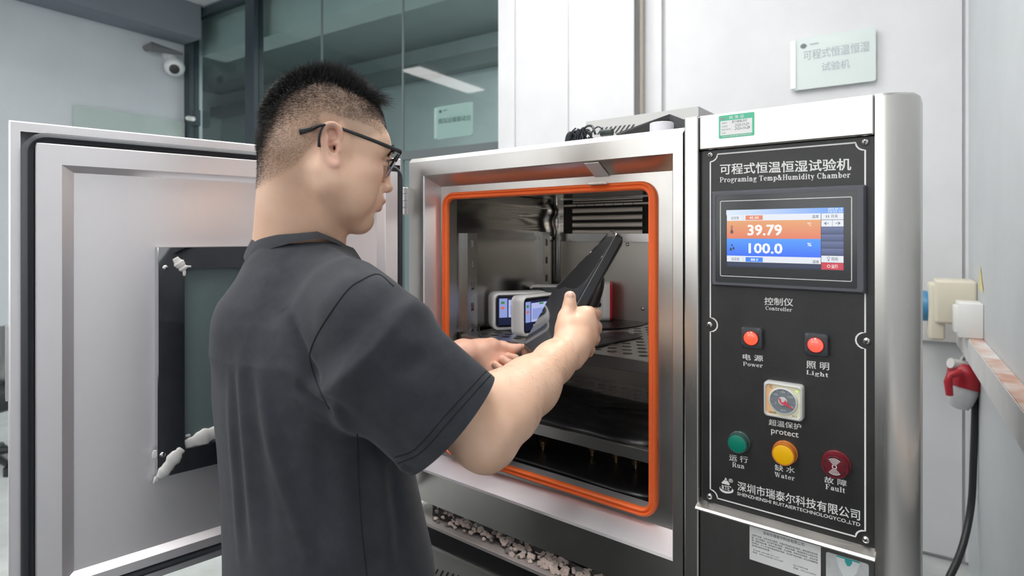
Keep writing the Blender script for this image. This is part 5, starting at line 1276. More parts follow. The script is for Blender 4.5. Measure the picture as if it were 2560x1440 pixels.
ra.cone(cp(1185, 1000, .835), cp(1295, 964, .92), .028, .028, .03)                   # inner forearm
ra.cone(cp(1452, 890, 1.058), cp(1440, 905, 1.045), .012, .012, .014)
hand = [  # MCP, PIP, DIP, tip with radii: index .. little finger
    ([(1466, 789, 1.100), (1487, 784, 1.146), (1489, 793, 1.186), (1466, 798, 1.205)], [.0125, .0112, .0096, .0085]),
    ([(1473, 815, 1.098), (1490, 817, 1.142), (1492, 825, 1.184), (1468, 828, 1.203)], [.0125, .0112, .0096, .0085]),
    ([(1471, 841, 1.094), (1486, 846, 1.136), (1486, 853, 1.172), (1470, 857, 1.190)], [.0120, .0106, .0092, .0080]),
    ([(1462, 863, 1.088), (1474, 873, 1.124), (1472, 881, 1.152), (1456, 884, 1.166)], [.0112, .0096, .0084, .0072])]
pal = [cp(*h[0][0]) for h in hand]
for (j, r), m in zip(hand, pal):
    ra.cone(RW + (m - RW) * .15, m, .024, .0135, .016)
    pts = [cp(*q) for q in j]
    for i in range(3): ra.cone(pts[i], pts[i + 1], r[i], r[i + 1], .005 if i else .009)
for i in range(3):                                                                   # web of the hand
    ra.cone(pal[i], pal[i + 1], .0125, .0125, .010)
ra.cone(cp(1424, 812, 1.088), cp(1460, 800, 1.098), .0175, .0145, .016)
ra.cone(RW, cp(1420, 818, 1.078), .026, .0185, .016)
ra.cone(cp(1442, 780, 1.100), cp(1474, 779, 1.112), .0095, .0100, .008)
TH_ = [cp(1413, 822, 1.078), cp(1415, 792, 1.090), cp(1424, 763, 1.1005), cp(1425, 742, 1.104)]
for i, (a, b) in enumerate(((.0180, .0145), (.0145, .0122), (.0122, .0112))): ra.cone(TH_[i], TH_[i + 1], a, b, .010 if i == 0 else .005)
ra.cone(cp(1424, 757, 1.094), cp(1425, 744, 1.096), .0062, .0050, .006)
RARM = ra.surface()
# ---- left arm and hand
LS, LE, LW = cp(672, 760, 1.09), cp(905, 985, 1.19), cp(1158, 884, 1.240)
la = Field(np.minimum(LE, LW) - .09, np.maximum(np.maximum(LE, LW), cp(1330, 840, 1.355)) + .07, .0018)
la.cone(cp(800, 880, 1.15), LE, .050, .042, .02); la.cone(LE, cp(1010, 945, 1.185), .042, .042, .02); la.cone(cp(1010, 945, 1.185), LW, .042, .028, .02)
la.cone(LW, cp(1200, 880, 1.260), .028, .024, .016)
la.cone(cp(1196, 873, 1.263), cp(1228, 866, 1.280), .0215, .0190, .014)              # ball of the thumb
Lt = [cp(1226, 866, 1.281), cp(1256, 867, 1.293), cp(1283, 873, 1.292), cp(1299, 868, 1.296)]
for i, (a, b) in enumerate(((.0165, .0125), (.0125, .0108), (.0108, .0082))): la.cone(Lt[i], Lt[i + 1], a, b, .006)
lf = [([(1264, 900, 1.285), (1316, 908, 1.307), (1316, 886, 1.307), (1309, 868, 1.303)], [.0115, .0102, .0090, .0078]),
      ([(1254, 915, 1.273), (1296, 921, 1.281), (1288, 897, 1.271), (1270, 890, 1.267)], [.0115, .0100, .0092, .0082]),
      ([(1243, 928, 1.259), (1277, 934, 1.261), (1272, 908, 1.249), (1256, 897, 1.251)], [.0112, .0098, .0090, .0082]),
      ([(1228, 936, 1.245), (1254, 944, 1.245), (1250, 922, 1.235), (1238, 910, 1.237)], [.0100, .0088, .0080, .0072])]
for j, r in lf:
    pts = [cp(*q) for q in j]; la.cone(cp(1186, 888, 1.257), pts[0], .020, .0125, .014)
    for i in range(3): la.cone(pts[i], pts[i + 1], r[i], r[i + 1], .004 if i else .008)
LARM = la.surface()
# ---- trunk and legs, coarse, under the clothes
Bf = np.array((.25, .968, 0)); Br = np.array((.968, -.25, 0))
TC = nCR * -.325 + nCF * .93
bt_ = Field((TC[0] - .40, TC[1] - .40, .02), (TC[0] + .40, TC[1] + .40, 1.44), .008)
P_ = lambda r, f, z: np.array((*(TC + Br * r + Bf * f)[:2], z))
for z, a, b in ((1.22, .135, .085), (1.10, .13, .085), (.95, .14, .10)): bt_.ell(P_(0, 0, z), (a, b, .16), np.array([Br, Bf, nZ]), .04)
bt_.cone(P_(-.11, .02, 1.31), P_(.11, .02, 1.31), .045, .045, .04)
bt_.cone(cp(752, 720, .975), P_(0, 0, 1.28), .06, .08, .04)
bt_.cone(cp(940, 810, .785), cp(1045, 910, .787), .036, .040, .03)
bt_.cone(cp(690, 780, 1.09), cp(800, 880, 1.15), .042, .046, .03)
for s in (-1, 1):
    bt_.cone(P_(s * .09, 0, .90), P_(s * .10, .02, .50), .085, .055, .03); bt_.cone(P_(s * .10, .02, .50), P_(s * .10, -.03, .11), .055, .036, .03)
    bt_.cone(P_(s * .10, -.04, .07), P_(s * .11, .12, .06), .034, .03, .02)
TRUNK = bt_.surface()
BP, BQ = join_surf([HEAD, RARM, LARM, TRUNK])
L_ = (BP - Oc) @ hA.T                         # head-local coordinates of every vertex
isH = np.arange(len(BP)) < len(HEAD[0])
bvh = BVHTree.FromPolygons(BP[:len(HEAD[0])].tolist(), HEAD[1].tolist())
def on_head(px, py):
    h = bvh.ray_cast(Vector((0, 0, H)), ray(px, py)); return h[0], h[1]
# hairline of the long top hair, seen on the right side -> (f, u) curve used for both sides
hb = []
for px, py in ((948, 268), (930, 255), (900, 240), (872, 230), (840, 214), (810, 207), (780, 208), (755, 217), (728, 234), (705, 255), (688, 282)):
    q = on_head(px, py)[0]
    if q is not None: v = (np.array(q) - Oc) @ hA.T; hb.append((v[0], v[2]))
hb = np.array(sorted(hb)); 
def above(L):
    """height over the long-hair boundary, metres"""
    f = L[:, 0]; ub = np.interp(f, hb[:, 0], hb[:, 1]); 
    ub = np.where(f < hb[0, 0], hb[0, 1] - (hb[0, 0] - f) * 2.2, ub)
    ub = np.where(f > hb[-1, 0], hb[-1, 1] + (f - hb[-1, 0]) * 1.2, ub)
    return L[:, 2] - ub
def buzz(L):
    """1 where the clippered hair grows on the side and nape"""
    f, s_, u = L[:, 0], np.abs(L[:, 1]), L[:, 2]
    lowf = np.interp(f, [-.12, -.085, -.05, -.02, .0, .02, .045, .075, .10], [-.085, -.080, -.045, .012, .034, .018, .022, .045, .08])
    return np.clip((u - lowf) / .012, 0, 1)
ab = above(L_); bz = buzz(L_)
hair = np.where(isH, np.maximum(np.clip(ab / .012 + .6, 0, 1), bz * np.clip(.40 + (ab + .06) * 3.0, .18, .60)), 0)
g_ = lambda c, r: np.exp(-((BP - np.array(c)) ** 2).sum(1) / r ** 2)
red = np.zeros(len(BP))
gl = lambda f, s, u, rf, rs, ru: np.exp(-(((L_ - np.array((f, s, u))) / np.array((rf, rs, ru))) ** 2).sum(1)) * isH
red = np.maximum(red, gl(.105, 0, -.0575, .02, .019, .0055)); red = np.maximum(red, gl(.101, 0, -.0695, .02, .017, .006))
lipm = red.copy()
red = np.maximum(red, .35 * gl(.118, 0, -.028, .012, .016, .012)); red = np.maximum(red, .22 * gl(.07, .05, -.025, .03, .03, .022))
for q in ((838, 330, .872), (808, 350, .866), (833, 364, .876), (835, 408, .877)): red = np.maximum(red, .55 * g_(cp(*q), .016))
for q in ((1236, 1165, .90), (1500, 785, 1.14), (1503, 818, 1.14), (1498, 848, 1.13)): red = np.maximum(red, .38 * g_(cp(*q), .022))
n0, n1, n2 = len(HEAD[0]), len(HEAD[0]) + len(RARM[0]), len(HEAD[0]) + len(RARM[0]) + len(LARM[0])
red[n1:n2] = np.maximum(red[n1:n2], .42)
brow = np.where(isH, np.exp(-((L_[:, 2] - (.030 - .9 * np.maximum(np.abs(L_[:, 1]) - .034, 0) + 0)) / .0045) ** 2) * (np.abs(L_[:, 1]) > .012) * (np.abs(L_[:, 1]) < .052) * (L_[:, 0] > .06), 0)
hair = np.maximum(hair, .75 * brow)
stub = np.where(isH, gl(.09, 0, -.045, .03, .024, .009) * .25 + gl(.085, 0, -.10, .03, .03, .02) * .35 + gl(.05, .05, -.085, .04, .03, .02) * .12, 0)
hair = np.maximum(hair, stub)
lash = gl(.093, .044, .005, .010, .012, .0030) + gl(.097, .034, .010, .006, .016, .0022)
hair = np.maximum(hair, np.clip(lash, 0, .9))
bme = np_mesh('body', BP, BQ, {'hair': hair, 'red': red, 'lip': lipm})
M_skin = mat('warm_skin', (.72, .45, .33), .42, sss=.12, ssc=.006); tt = NT(M_skin)
at = lambda n: (lambda x: (setattr(x, 'attribute_name', n), x)[1])(tt.new('ShaderNodeAttribute')).outputs['Fac']
base = tt.ramp(tt.noise(tt.coords((1, 1, 1)), 22, 4), [(.3, (.82, .515, .355)), (.7, (.88, .59, .43))])
c1 = tt.mix(at('red'), base, (.80, .40, .33)); c1 = tt.mix(at('lip'), c1, (.42, .14, .12)); c2 = tt.mix(at('hair'), c1, (.016, .013, .012))
tt.link(c2, tt.b.inputs['Base Color'])
nb = tt.bump(tt.noise(tt.coords((1, 1, 1)), 260, 3), .10, .0008); nb = tt.bump(tt.noise(tt.coords((1, 1, 1)), 60, 3), .06, .002, nb); tt.link(nb, tt.b.inputs['Normal'])
MAN = thing('person', 'young man in charcoal T-shirt and glasses bending his head towards the open chamber', 'person', (TC[0], TC[1], 0))
BODY = obj('body', bme, M_skin, MAN)
# nails on the two thumbs and eyes
M_nail = mat('nail', (.80, .55, .47), .25)
nl = Field(TH_[3] - .03, TH_[3] + .03, .0008)
nc = cp(1425.5, 739, 1.0912); 
tdir = (TH_[3] - TH_[2]); tdir /= np.linalg.norm(tdir); vw = nc - np.array((0, 0, H)); vw /= np.linalg.norm(vw); sd_ = np.cross(tdir, vw); sd_ /= np.linalg.norm(sd_); vw2 = np.cross(sd_, tdir)
nl.ell(nc + vw2 * .0042, (.0085, .0066, .0052), np.array([tdir, sd_, vw2]), 0)
obj('thumbnail', np_mesh('thumbnail', *nl.surface()), M_nail, BODY)
for s in (1, -1):
    ec = hl(.0845, s * .033, .006)
    obj('eye', MB().rings(ec - hF * .011, hF, [(0, .003), (.003, .0085), (.011, .0117), (.017, .0098), (.020, .0070), (.0215, .0045), (.0222, .001)], 20), mat('eye_white', (.72, .70, .68), .12), BODY, True)
    obj('iris', MB().rings(ec + hF * .0094 - hU * .001, hF, [(0, .0054), (.0016, .0046), (.0018, .0005)], 16), mat('dark_iris', (.012, .008, .006), .1), BODY, True)
# ---- hair: long spiky top and clippered sides, as fine tapered strands
hv = HEAD[0]; HQ = HEAD[1]
qa, qb, qc, qd = (hv[HQ[:, i]] for i in range(4)); qn = np.cross(qc - qa, qd - qb); qar = np.linalg.norm(qn, axis=1) + 1e-12; qn = qn / qar[:, None]
qm = (qa + qb + qc + qd) / 4; Lm = (qm - Oc) @ hA.T
outw = qm - hl(-.01, 0, .04); sgn = np.sign((qn * outw).sum(1)); qn = qn * sgn[:, None]
abm = above(Lm); bzm = buzz(Lm); earm = (np.abs(Lm[:, 1]) > .0715) & (Lm[:, 2] < .05)
rs = np.random.RandomState(5)
def strands(name, w, N, length, direc, r0, segs, m, bend):
    w = w * qar; idx = rs.choice(len(w), N, p=w / w.sum()); a, b = rs.rand(N, 1), rs.rand(N, 1)
    p = (qa[idx] * (1 - a) + qb[idx] * a) * (1 - b) + (qd[idx] * (1 - a) + qc[idx] * a) * b
    n = qn[idx]; Ln = length(Lm[idx], abm[idx], rs)[:, None]; d = direc(Lm[idx], n, abm[idx], rs); d /= np.linalg.norm(d, axis=1)[:, None]
    bd = bend(Lm[idx], n, rs)
    u = np.cross(d, np.array((.3, .5, .8))); u /= np.linalg.norm(u, axis=1)[:, None]; v = np.cross(d, u)
    V = []
    for k in range(segs + 1):
        t = k / segs; c = p - n * .001 + d * Ln * t + bd * Ln * t * t; r = r0 * (1 - .85 * t)
        for j in range(3): th = 2.0944 * j; V.append(c + (u * math.cos(th) + v * math.sin(th)) * r)
    V = np.stack(V, 1); base_ = (np.arange(N) * (3 * (segs + 1)))[:, None]; F = []
    for k in range(segs):
        for j in range(3): F.append(base_ + np.array([[3 * k + j, 3 * k + (j + 1) % 3, 3 * k + 3 + (j + 1) % 3, 3 * k + 3 + j]]))
    F = np.concatenate(F, 0)
    o = obj(name, np_mesh(name, V.reshape(-1, 3), F), m, BODY); o['kind'] = 'stuff'; return o
M_hair = mat('black_hair', (.010, .009, .0095), .38)
front = lambda L: np.clip((L[:, 0] - .0) / .07, 0, 1)[:, None]
backw = lambda L: np.clip((-L[:, 0] - .03) / .06, 0, 1)[:, None]
def top_len(L, a, r): 
    l = np.clip((a + .004) / .034, 0, 1); ln = .010 + l * (.016 + .004 * front(L)[:, 0]) + .034 * np.clip((L[:, 0] - .035) / .03, 0, 1)
    return ln * r.uniform(.55, 1.1, len(L)) * (1 - .55 * backw(L)[:, 0])
def top_dir(L, n, a, r): return n * .85 + hU * .45 * (1 - backw(L)) + hF * (.12 + .35 * front(L) + 1.6 * np.clip((L[:, :1] - .035) / .03, 0, 1)) - hU * .25 * backw(L) - hF * .1 * backw(L) + r.normal(0, .24, n.shape)
strands('top_hair', np.clip((abm + .006) / .010, 0, 1) * ~earm, 12000, top_len, top_dir, .00048, 3, M_hair, lambda L, n, r: hF * .30 * front(L) - hU * .42 * front(L) - hU * .2 * backw(L) + r.normal(0, .1, n.shape))
strands('clippered_hair', bzm * (abm < .004) * ~earm * np.clip(.7 + (abm + .05) * 7, .22, 1), 45000, lambda L, a, r: np.clip(.0045 + (a + .05) * .11, .004, .010) * r.uniform(.6, 1.2, len(L)),
        lambda L, n, a, r: n * .55 - hU * .55 - hF * (.35 + .3 * (L[:, :1] < 0)) + hF * .7 * np.clip(L[:, :1] / .05, 0, 1) + r.normal(0, .22, n.shape), .00013, 1, M_hair, lambda L, n, r: 0 * n)
strands('eyebrow_hair', (np.abs(Lm[:, 2] - (.030 - .9 * np.maximum(np.abs(Lm[:, 1]) - .034, 0))) < .0048) * (np.abs(Lm[:, 1]) > .012) * (np.abs(Lm[:, 1]) < .050) * (Lm[:, 0] > .07), 700, lambda L, a, r: r.uniform(.005, .009, len(L)),
        lambda L, n, a, r: n * .45 + hS * np.sign(L[:, 1:2]) * .8 + hU * .15 + r.normal(0, .15, n.shape), .0003, 1, M_hair, lambda L, n, r: 0 * n)
# sparse hairs on the forearm
rp, rq = RARM; fa = rp[rq].mean(1); fn = np.cross(rp[rq[:, 2]] - rp[rq[:, 0]], rp[rq[:, 3]] - rp[rq[:, 1]]); fl_ = np.linalg.norm(fn, axis=1); fn /= fl_[:, None] + 1e-12
axv = RW - RE; axl = np.linalg.norm(axv); axv /= axl; tpos = (fa - RE) @ axv / axl
if ((fa - (RE + axv * axl * .5)) * fn)[np.abs(tpos - .5) < .2].sum() < 0: fn = -fn
wgt = fl_ * (tpos > .18) * (tpos < .93) * np.clip(.25 + fn @ (nZ * .8 - nCF * .2 + nCR * .3), 0, 1)
idx = rs.choice(len(fa), 220, p=wgt / wgt.sum()); V, Fq = [], []
for i in idx:
    p, n = fa[i], fn[i]; t = -axv * .2 - nZ * .75 + rs.normal(0, .35, 3); t -= n * (t @ n) * .8; t /= np.linalg.norm(t); L = rs.uniform(.008, .017); sdv = np.cross(n, t)
    for k in range(4):
        q = k / 3; c = p + t * L * q + n * (.0005 + .0022 * math.sin(q * 2.4)) + sdv * .003 * q * q; r = .00009 * (1 - .6 * q)
        for a in range(3): V.append(c + (n * math.cos(2.09 * a) + sdv * math.sin(2.09 * a)) * r)
    b0 = len(V) - 12
    for k in range(3):
        for a in range(3): Fq.append((b0 + 3 * k + a, b0 + 3 * k + (a + 1) % 3, b0 + 3 * k + 3 + (a + 1) % 3, b0 + 3 * k + 3 + a))
o = obj('forearm_hair', np_mesh('forearm_hair', np.array(V), np.array(Fq)), M_hair, BODY); o['kind'] = 'stuff'
# ---- T-shirt
ts = Field((TC[0] - .36, TC[1] - .34, .73), (TC[0] + .50, TC[1] + .34, 1.46), .0032)
LV = [  # z below eye, centre (right, forward) in the camera's ground frame, half width, half depth
    (.02, -.355, .985, .060, .060), (-.02, -.353, .98, .080, .070), (-.05, -.349, .97, .110, .080), (-.085, -.345, .96, .145, .095), (-.13, -.342, .945, .168, .112), (-.18, -.340, .935, .180, .125),
    (-.26, -.330, .93, .183, .131), (-.33, -.319, .93, .184, .134), (-.42, -.306, .93, .189, .140), (-.50, -.296, .93, .197, .147), (-.60, -.290, .93, .203, .152), (-.72, -.288, .93, .205, .154)]
LV = np.array(sorted(LV))
def torso(x, y, z):
    zz = z - H; f = lambda i: np.interp(zz, LV[:, 0], LV[:, i]); cr, cf, a, b = f(1), f(2), f(3), f(4)
    X = x - (nCR[0] * cr + nCF[0] * cf); Y = y - (nCR[1] * cr + nCF[1] * cf)
    u = X * Br[0] + Y * Br[1]; v = X * Bf[0] + Y * Bf[1]
    k0 = (np.abs(u / a) ** 2.3 + np.abs(v / b) ** 2.3) ** (1 / 2.3); k1 = np.sqrt((u / a ** 2) ** 2 + (v / b ** 2) ** 2)
    return np.maximum(k0 * (k0 - 1) / np.maximum(k1, 1e-4), np.maximum(.745 - z, z - (H + .0)))
ts.put(torso, ts.lo, ts.lo + ts.n * ts.h, 0)
ts.cone(cp(795, 690, .94), cp(900, 785, .785), .056, .057, .05)
ts.cone(cp(720, 700, 1.0), LS, .058, .066, .05)
ts.cone(cp(715, 700, .91), cp(670, 800, .89), .050, .07, .06)
S0, S1 = cp(893, 850, .765), cp(1129, 1063, .785)
upv = nCR * .673 + nZ * .74
ax_ = (S1 - S0) / np.linalg.norm(S1 - S0)
hem = ts
ts.etube(S0 + ax_ * .02, S1 + ax_ * .10, upv, .084, .0895, .056, .050, .028, 'add', False, 1.75)
ts.etube(cp(838, 800, .845), S0 + ax_ * .05, upv, .080, .086, .056, .057, .045, 'add', False)
ts.etube(S1 - ax_ * .055, S1 + ax_ * .11, upv, .0820, .0820, .0435, .0435, .002, 'sub', True, 1.75)
# clean cut at the sleeve hem (a plane through the two hem ends seen in the picture)
hA_, hB_ = cp(1239, 941, .785), cp(1019, 1184, .785); hn = np.cross(hB_ - hA_, nCF * 1.0 - nCR * .25); hn /= np.linalg.norm(hn); hn = hn if hn @ ax_ > 0 else -hn
# left sleeve
ts.etube(LS, cp(850, 900, 1.17), nZ, .085, .080, .065, .062, .04)
nc0 = nCR * -.348 + nCF * .962
def neckhole(x, y, z):
    u = (x - nc0[0]) * Br[0] + (y - nc0[1]) * Br[1]; v = (x - nc0[0]) * Bf[0] + (y - nc0[1]) * Bf[1]
    return np.maximum(H - .038 - .40 * v - z, np.sqrt(u * u + v * v) - .080)
ts.put(neckhole, (*(nc0[:2] - .09), H - .08), (*(nc0[:2] + .09), H + .05), .006, 'sub')
SP, SQ = ts.surface()
sbv = BVHTree.FromPolygons(SP.tolist(), SQ.tolist())
def on_shirt(px, py):
    h = sbv.ray_cast(Vector((0, 0, H)), ray(px, py)); return (np.array(h[0]), np.array(h[1])) if h[0] is not None else (None, None)
def shirt_line(pts, n=6):
    P = catmull([(x, y, 0) for x, y in pts], n); out = []
    for p in P:
        q, nn_ = on_shirt(p.x, p.y)
        if q is not None and (not out or np.linalg.norm(q - out[-1]) < .06): out.append(q)
    return np.array(out)
# vertex normals
fnv = np.cross(SP[SQ[:, 2]] - SP[SQ[:, 0]], SP[SQ[:, 3]] - SP[SQ[:, 1]]); VN = np.zeros_like(SP)
for i in range(4): np.add.at(VN, SQ[:, i], fnv)
VN /= np.linalg.norm(VN, axis=1)[:, None] + 1e-12
if (VN * (SP - np.array((*TC[:2], 1.1)))).sum() < 0: VN = -VN
disp = np.zeros(len(SP))
FOLDS = [  # polyline in the picture, height, width
    ([(601, 850), (604, 988), (619, 1171), (637, 1385)], .0045, .010), ([(622, 870), (632, 1010), (655, 1180), (690, 1420)], -.0045, .014),
    ([(640, 905), (677, 1110), (738, 1293), (775, 1420)], .0050, .010), ([(662, 905), (705, 1100), (772, 1290), (815, 1420)], -.0040, .016),
    ([(575, 900), (578, 1060), (590, 1250), (600, 1420)], .0035, .010), ([(588, 900), (592, 1060), (606, 1250), (618, 1420)], -.0030, .010),
    ([(708, 770), (744, 847), (770, 912), (797, 965)], -.0100, .010), ([(722, 765), (762, 850), (788, 905)], .0035, .012), ([(690, 790), (724, 880), (760, 960), (800, 1010)], .0045, .014),
    ([(744, 951), (787, 1006), (830, 1037)], -.0085, .008), ([(735, 968), (782, 1028), (826, 1056)], .0040, .009), ([(770, 990), (830, 1010), (880, 1050)], -.0050, .010),
    ([(720, 590), (760, 640), (850, 690)], .0025, .014), ([(790, 598), (850, 622), (900, 662)], -.0025, .008), ([(800, 612), (860, 640), (905, 680)], .0025, .008),
    ([(700, 640), (660, 720), (640, 800)], .0030, .02), ([(1000, 960), (1050, 900), (1100, 870)], -.0035, .016), ([(960, 850), (1040, 860), (1100, 900)], .0025, .016), ([(860, 980), (930, 1040), (1000, 1110)], .003, .014),
    ([(880, 1000), (960, 1060), (1030, 1140)], -.003, .012), ([(940, 1120), (955, 1250), (975, 1430)], .005, .014), ([(975, 1150), (995, 1280), (1010, 1430)], -.005, .014), ([(1010, 1160), (1032, 1290), (1048, 1430)], .005, .012),
    ([(850, 1060), (858, 1200), (880, 1420)], .003, .016), ([(820, 1060), (800, 1200), (830, 1430)], -.0035, .02)]
for pts, A, wd in FOLDS:
    q = shirt_line(pts, 26)
    if len(q) < 4: continue
    lo_, hi_ = q.min(0) - wd * 3, q.max(0) + wd * 3; m = ((SP > lo_) & (SP < hi_)).all(1); ii = np.nonzero(m)[0]
    d2 = np.full(len(ii), 1e9); tt_ = np.zeros(len(ii))
    for k, c in enumerate(q):
        e = ((SP[ii] - c) ** 2).sum(1); b_ = e < d2; d2[b_] = e[b_]; tt_[b_] = k / (len(q) - 1)
    disp[ii] += A * np.exp(-d2 / wd ** 2) * np.clip(np.minimum(tt_ * 4, (1 - tt_) * 4 + .15), 0, 1)
disp += .0012 * np.array([noise.noise(Vector((p[0] * 14, p[1] * 14, p[2] * 7))) for p in SP])
SP2 = SP + VN * disp[:, None]
M_shirt = mat('charcoal_cotton', (.040, .044, .053), .85, sheen=.12, spec=.2); tt = NT(M_shirt)
tt.link(tt.ramp(tt.noise(tt.coords((1, 1, 1)), 30, 5, .7), [(.3, (.024, .0265, .034)), (.7, (.038, .0415, .051))]), tt.b.inputs['Base Color'])
nb = tt.bump(tt.noise(tt.coords((1, 1, 1)), 1400, 2), .25, .0005); nb = tt.bump(tt.noise(tt.coords((1, 1, 1)), 45, 3), .10, .002, nb); tt.link(nb, tt.b.inputs['Normal'])
sme = np_mesh('t_shirt', SP2, SQ)
bm = bmesh.new(); bm.from_mesh(sme); axv_, upx = Vector(ax_), Vector(upv); upx = (upx - axv_ * upx.dot(axv_)).normalized(); acx = axv_.cross(upx)
fs = [f for f in bm.faces for q in (f.calc_center_median() - Vector(S1),) if -.07 < q.dot(axv_) < .5 and abs(q.dot(upx)) < .105 and abs(q.dot(acx)) < .066 and float(torso(*[np.array([c]) for c in f.calc_center_median()])[0]) > .010]
gm_ = list({v for f in fs for v in f.verts}) + list({e for f in fs for e in f.edges}) + fs
bmesh.ops.bisect_plane(bm, geom=gm_, dist=1e-6, plane_co=Vector(hA_), plane_no=Vector(hn), clear_outer=True)
bm.to_mesh(sme); bm.free(); sme.shade_smooth()
SHIRT = obj('t_shirt', sme, M_shirt, MAN)
sbv = BVHTree.FromPolygons(SP2.tolist(), SQ.tolist())
M_thread = mat('dark_thread', (.010, .011, .014), .9)
for nm, pts, r in (('sleeve_seam', [(984, 716), (946, 686), (905, 700), (867, 727), (812, 804), (780, 865), (776, 908), (800, 976), (824, 1022)], .0011), ('side_seam', [(893, 1085), (897, 1208), (905, 1330), (917, 1438)], .0008),
                   ('hem_stitch', [(1226, 922), (1205, 938), (1120, 1030), (1040, 1120), (986, 1143)], .0007), ('hem_stitch', [(1236, 934), (1218, 946), (1135, 1038), (1055, 1128), (994, 1158)], .0007)):
    q = shirt_line(pts, 10)
    if len(q) > 3:
        vw_ = np.array((0, 0, H)) - q; vw_ /= np.linalg.norm(vw_, axis=1)[:, None]
        obj(nm, MB().tube([Vector(p) for p in (q + vw_ * r * .3)], r, 6), M_thread, SHIRT, True)
# ribbed collar round the neck
def col(phi, r, z):   # phi 0 = man's right, 90 = front
    c, s = math.cos(phi), math.sin(phi); d = nc0 + Br * c * r * .98 + Bf * s * r * 1.02; return (d[0], d[1], z)
def zc(phi):
    t = abs((math.degrees(phi) - 90 + 180) % 360 - 180)
    return H + float(np.interp(t, [0, 45, 90, 135, 180], [-.040, -.019, .003, -.003, -.015]))
rows = []
for dr2, dz in ((.0185, -.028), (.0170, -.022), (.0125, -.010), (.0080, .0005), (.0050, .003), (.0025, .001), (.002, -.010)):
    row = []
    for k in range(72):
        ph = 2 * math.pi * k / 72; sf = max(abs(math.cos(ph)), .85 * max(0, math.sin(ph))) ** 2
        row.append(col(ph, .0655 + dr2 * (1 + .55 * sf) + (.002 if math.sin(ph) < 0 else 0), zc(ph) + dz * (1 - .66 * sf)))
    rows.append(row)
obj('collar', MB().grid(rows, closed=True), M_shirt, SHIRT, True)
# trousers and shoes
tr2 = Field((TC[0] - .34, TC[1] - .34, .04), (TC[0] + .34, TC[1] + .34, .98), .006)
tr2.ell(P_(0, .01, .90), (.160, .115, .11), np.array([Br, Bf, nZ]), 0)
for s in (-1, 1): tr2.cone(P_(s * .095, 0, .84), P_(s * .105, .02, .50), .092, .075, .03); tr2.cone(P_(s * .105, .02, .50), P_(s * .105, -.03, .09), .078, .062, .03)
obj('trousers', np_mesh('trousers', *tr2.surface()), mat('dark_trousers', (.02, .022, .028), .8), MAN)
for s in (-1, 1):
    sh = Field(P_(s * .11, .05, .0) - np.array((.2, .2, 0)), P_(s * .11, .05, .16) + np.array((.2, .2, 0)), .005)
    sh.cone(P_(s * .105, -.06, .055), P_(s * .115, .14, .045), .05, .045, .02); sh.cone(P_(s * .105, -.045, .06), P_(s * .105, -.03, .12), .045, .05, .02)
    sh.put(lambda x, y, z: z - .006 + 0 * x + 0 * y, sh.lo, sh.lo + sh.n * sh.h, .0, 'sub')
    obj('shoe', np_mesh('shoe', *sh.surface()), M_dark, MAN)
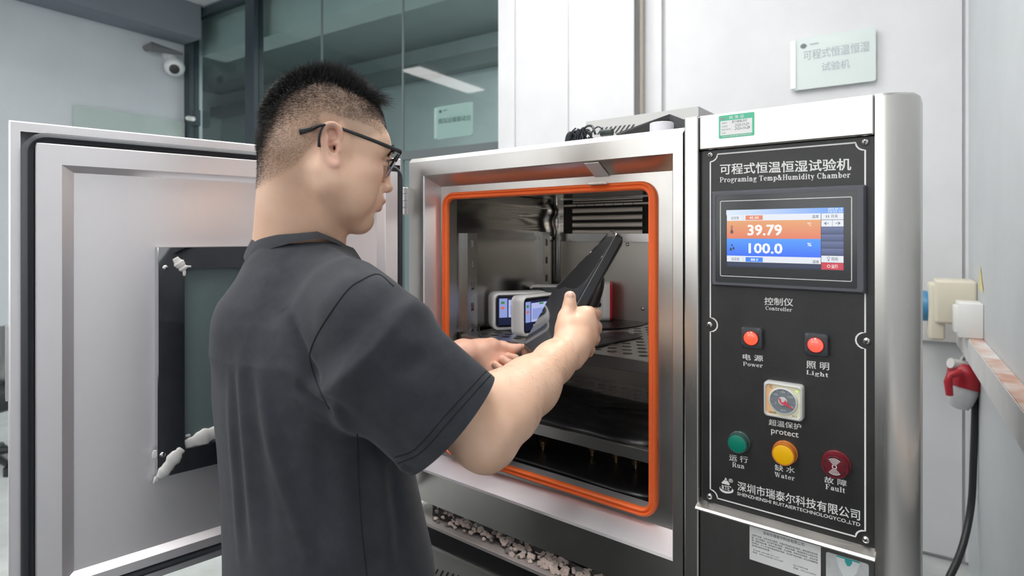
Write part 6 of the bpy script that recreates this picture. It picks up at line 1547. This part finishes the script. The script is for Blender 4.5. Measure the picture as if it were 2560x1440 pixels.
# ---- glasses
GL = thing('glasses', 'black framed glasses with clear lower rims on the face of the man', 'glasses', tuple(hl(.11, 0, .012)))
M_frame = mat('black_frame', (.012, .012, .014), .28); M_rim = mat('smoky_clear_rim', (.32, .32, .37), .12, .4)
def lens_pt(s, a, b):   # a -1..1 outward, b -1..1 up
    return Vector(hl(.1155 - .010 * ((a + 1) / 2) ** 2 - .0075 * (1 - b) , s * (.036 + .026 * a), .005 + .023 * b))
for s in (1, -1):
    lo_ = [lens_pt(s, max(-1, min(1, 1.12 * math.cos(t))) , max(-1, min(1, 1.12 * math.sin(t)))) for t in [math.radians(180 + 180 * k / 24) for k in range(25)]]
    up2 = [lens_pt(s, max(-1, min(1, 1.12 * math.cos(t))), max(-1, min(1, 1.12 * math.sin(t)))) for t in [math.radians(180 * k / 16) for k in range(17)]]
    obj('lower_rim', MB().tube(lo_, .0012, 8), M_rim, GL, True)
    obj('top_bar', MB().tube(up2, .0021, 8), M_frame, GL, True)
    gm = bpy.data.materials.get('lens_glass') or thin_glass('lens_glass', (.90, .90, .92), 1.5)
    obj('lens', MB().grid([[lens_pt(s, -.98 + 1.96 * i / 10, -.98 + 1.96 * j / 8) for i in range(11)] for j in range(9)]), gm, GL, True)
    # temple: hinge to ear, then the padded tip behind it
    hp = lens_pt(s, 1.06, .75); er = Oc + hF * e2l(846, 319, .878)[0] + hS * s * .0755 + hU * e2l(846, 319, .878)[2]
    pts = [hp - Vector(hF) * -.001, hp - Vector(hF) * .006 + Vector(hS) * s * .004] + [Vector(np.array(hp) * (1 - t) + er * t) + Vector(hS) * s * (.004 * math.sin(math.pi * t)) for t in (.15, .35, .6, .85, 1)]
    def skin_l(px, py, off):
        h, n = on_head(px, py); return (np.array(h) + np.array(n) * off * (1 if np.dot(np.array(n), np.array(h) - Oc) > 0 else -1) - Oc) @ hA.T
    tip = [Oc + hF * q[0] + hS * s * q[1] + hU * q[2] for q in (e2l(826, 314, .872), skin_l(806, 317, .004), skin_l(780, 322, .003), skin_l(748, 331, .003))]
    rr3 = []
    def flat_tube(P, w, h):
        P = [Vector(p) for p in P]; rows = []
        for i, p in enumerate(P):
            t = (P[min(i + 1, len(P) - 1)] - P[max(i - 1, 0)]).normalized(); sd = (Vector(hS) - t * t.dot(Vector(hS))).normalized(); up = t.cross(sd)
            hh = h[i] if isinstance(h, list) else h
            rows.append([p + sd * w * math.cos(a) + up * hh * math.sin(a) for a in [2 * math.pi * k / 10 for k in range(10)]])
        return MB().grid(rows, closed=True, cap=True)
    P = catmull(pts, 4); obj('temple', flat_tube(P, .0013, [.0037 - .0014 * i / len(P) for i in range(len(P))]), M_frame, GL, True)
    P2 = catmull([er] + tip, 5); obj('temple_tip', flat_tube(P2, .0014, [.0021 + .0024 * max(0, (i / len(P2) - .45) / .55) for i in range(len(P2))]), M_frame, GL, True)
    hk = [Oc + hF * q[0] + hS * s * q[1] + hU * q[2] for q in (e2l(808, 315, .862), e2l(801, 327, .857), e2l(797, 348, .858), e2l(798, 367, .861))]
    obj('ear_hook', MB().tube(catmull(hk, 5), [.0019] * 13 + [.0024] * 3, 8), M_frame, GL, True)
obj('bridge', MB().tube([lens_pt(1, -1, .6), Vector(hl(.119, 0, .022)), lens_pt(-1, -1, .6)], .0018, 8), M_frame, GL, True)
for s in (1, -1): obj('nose_pad', MB().tube([lens_pt(s, -.95, -.1), Vector(hl(.106, s * .009, .006)), Vector(hl(.105, s * .010, .000))], [.0006, .0022, .0018], 8), M_rim, GL, True)
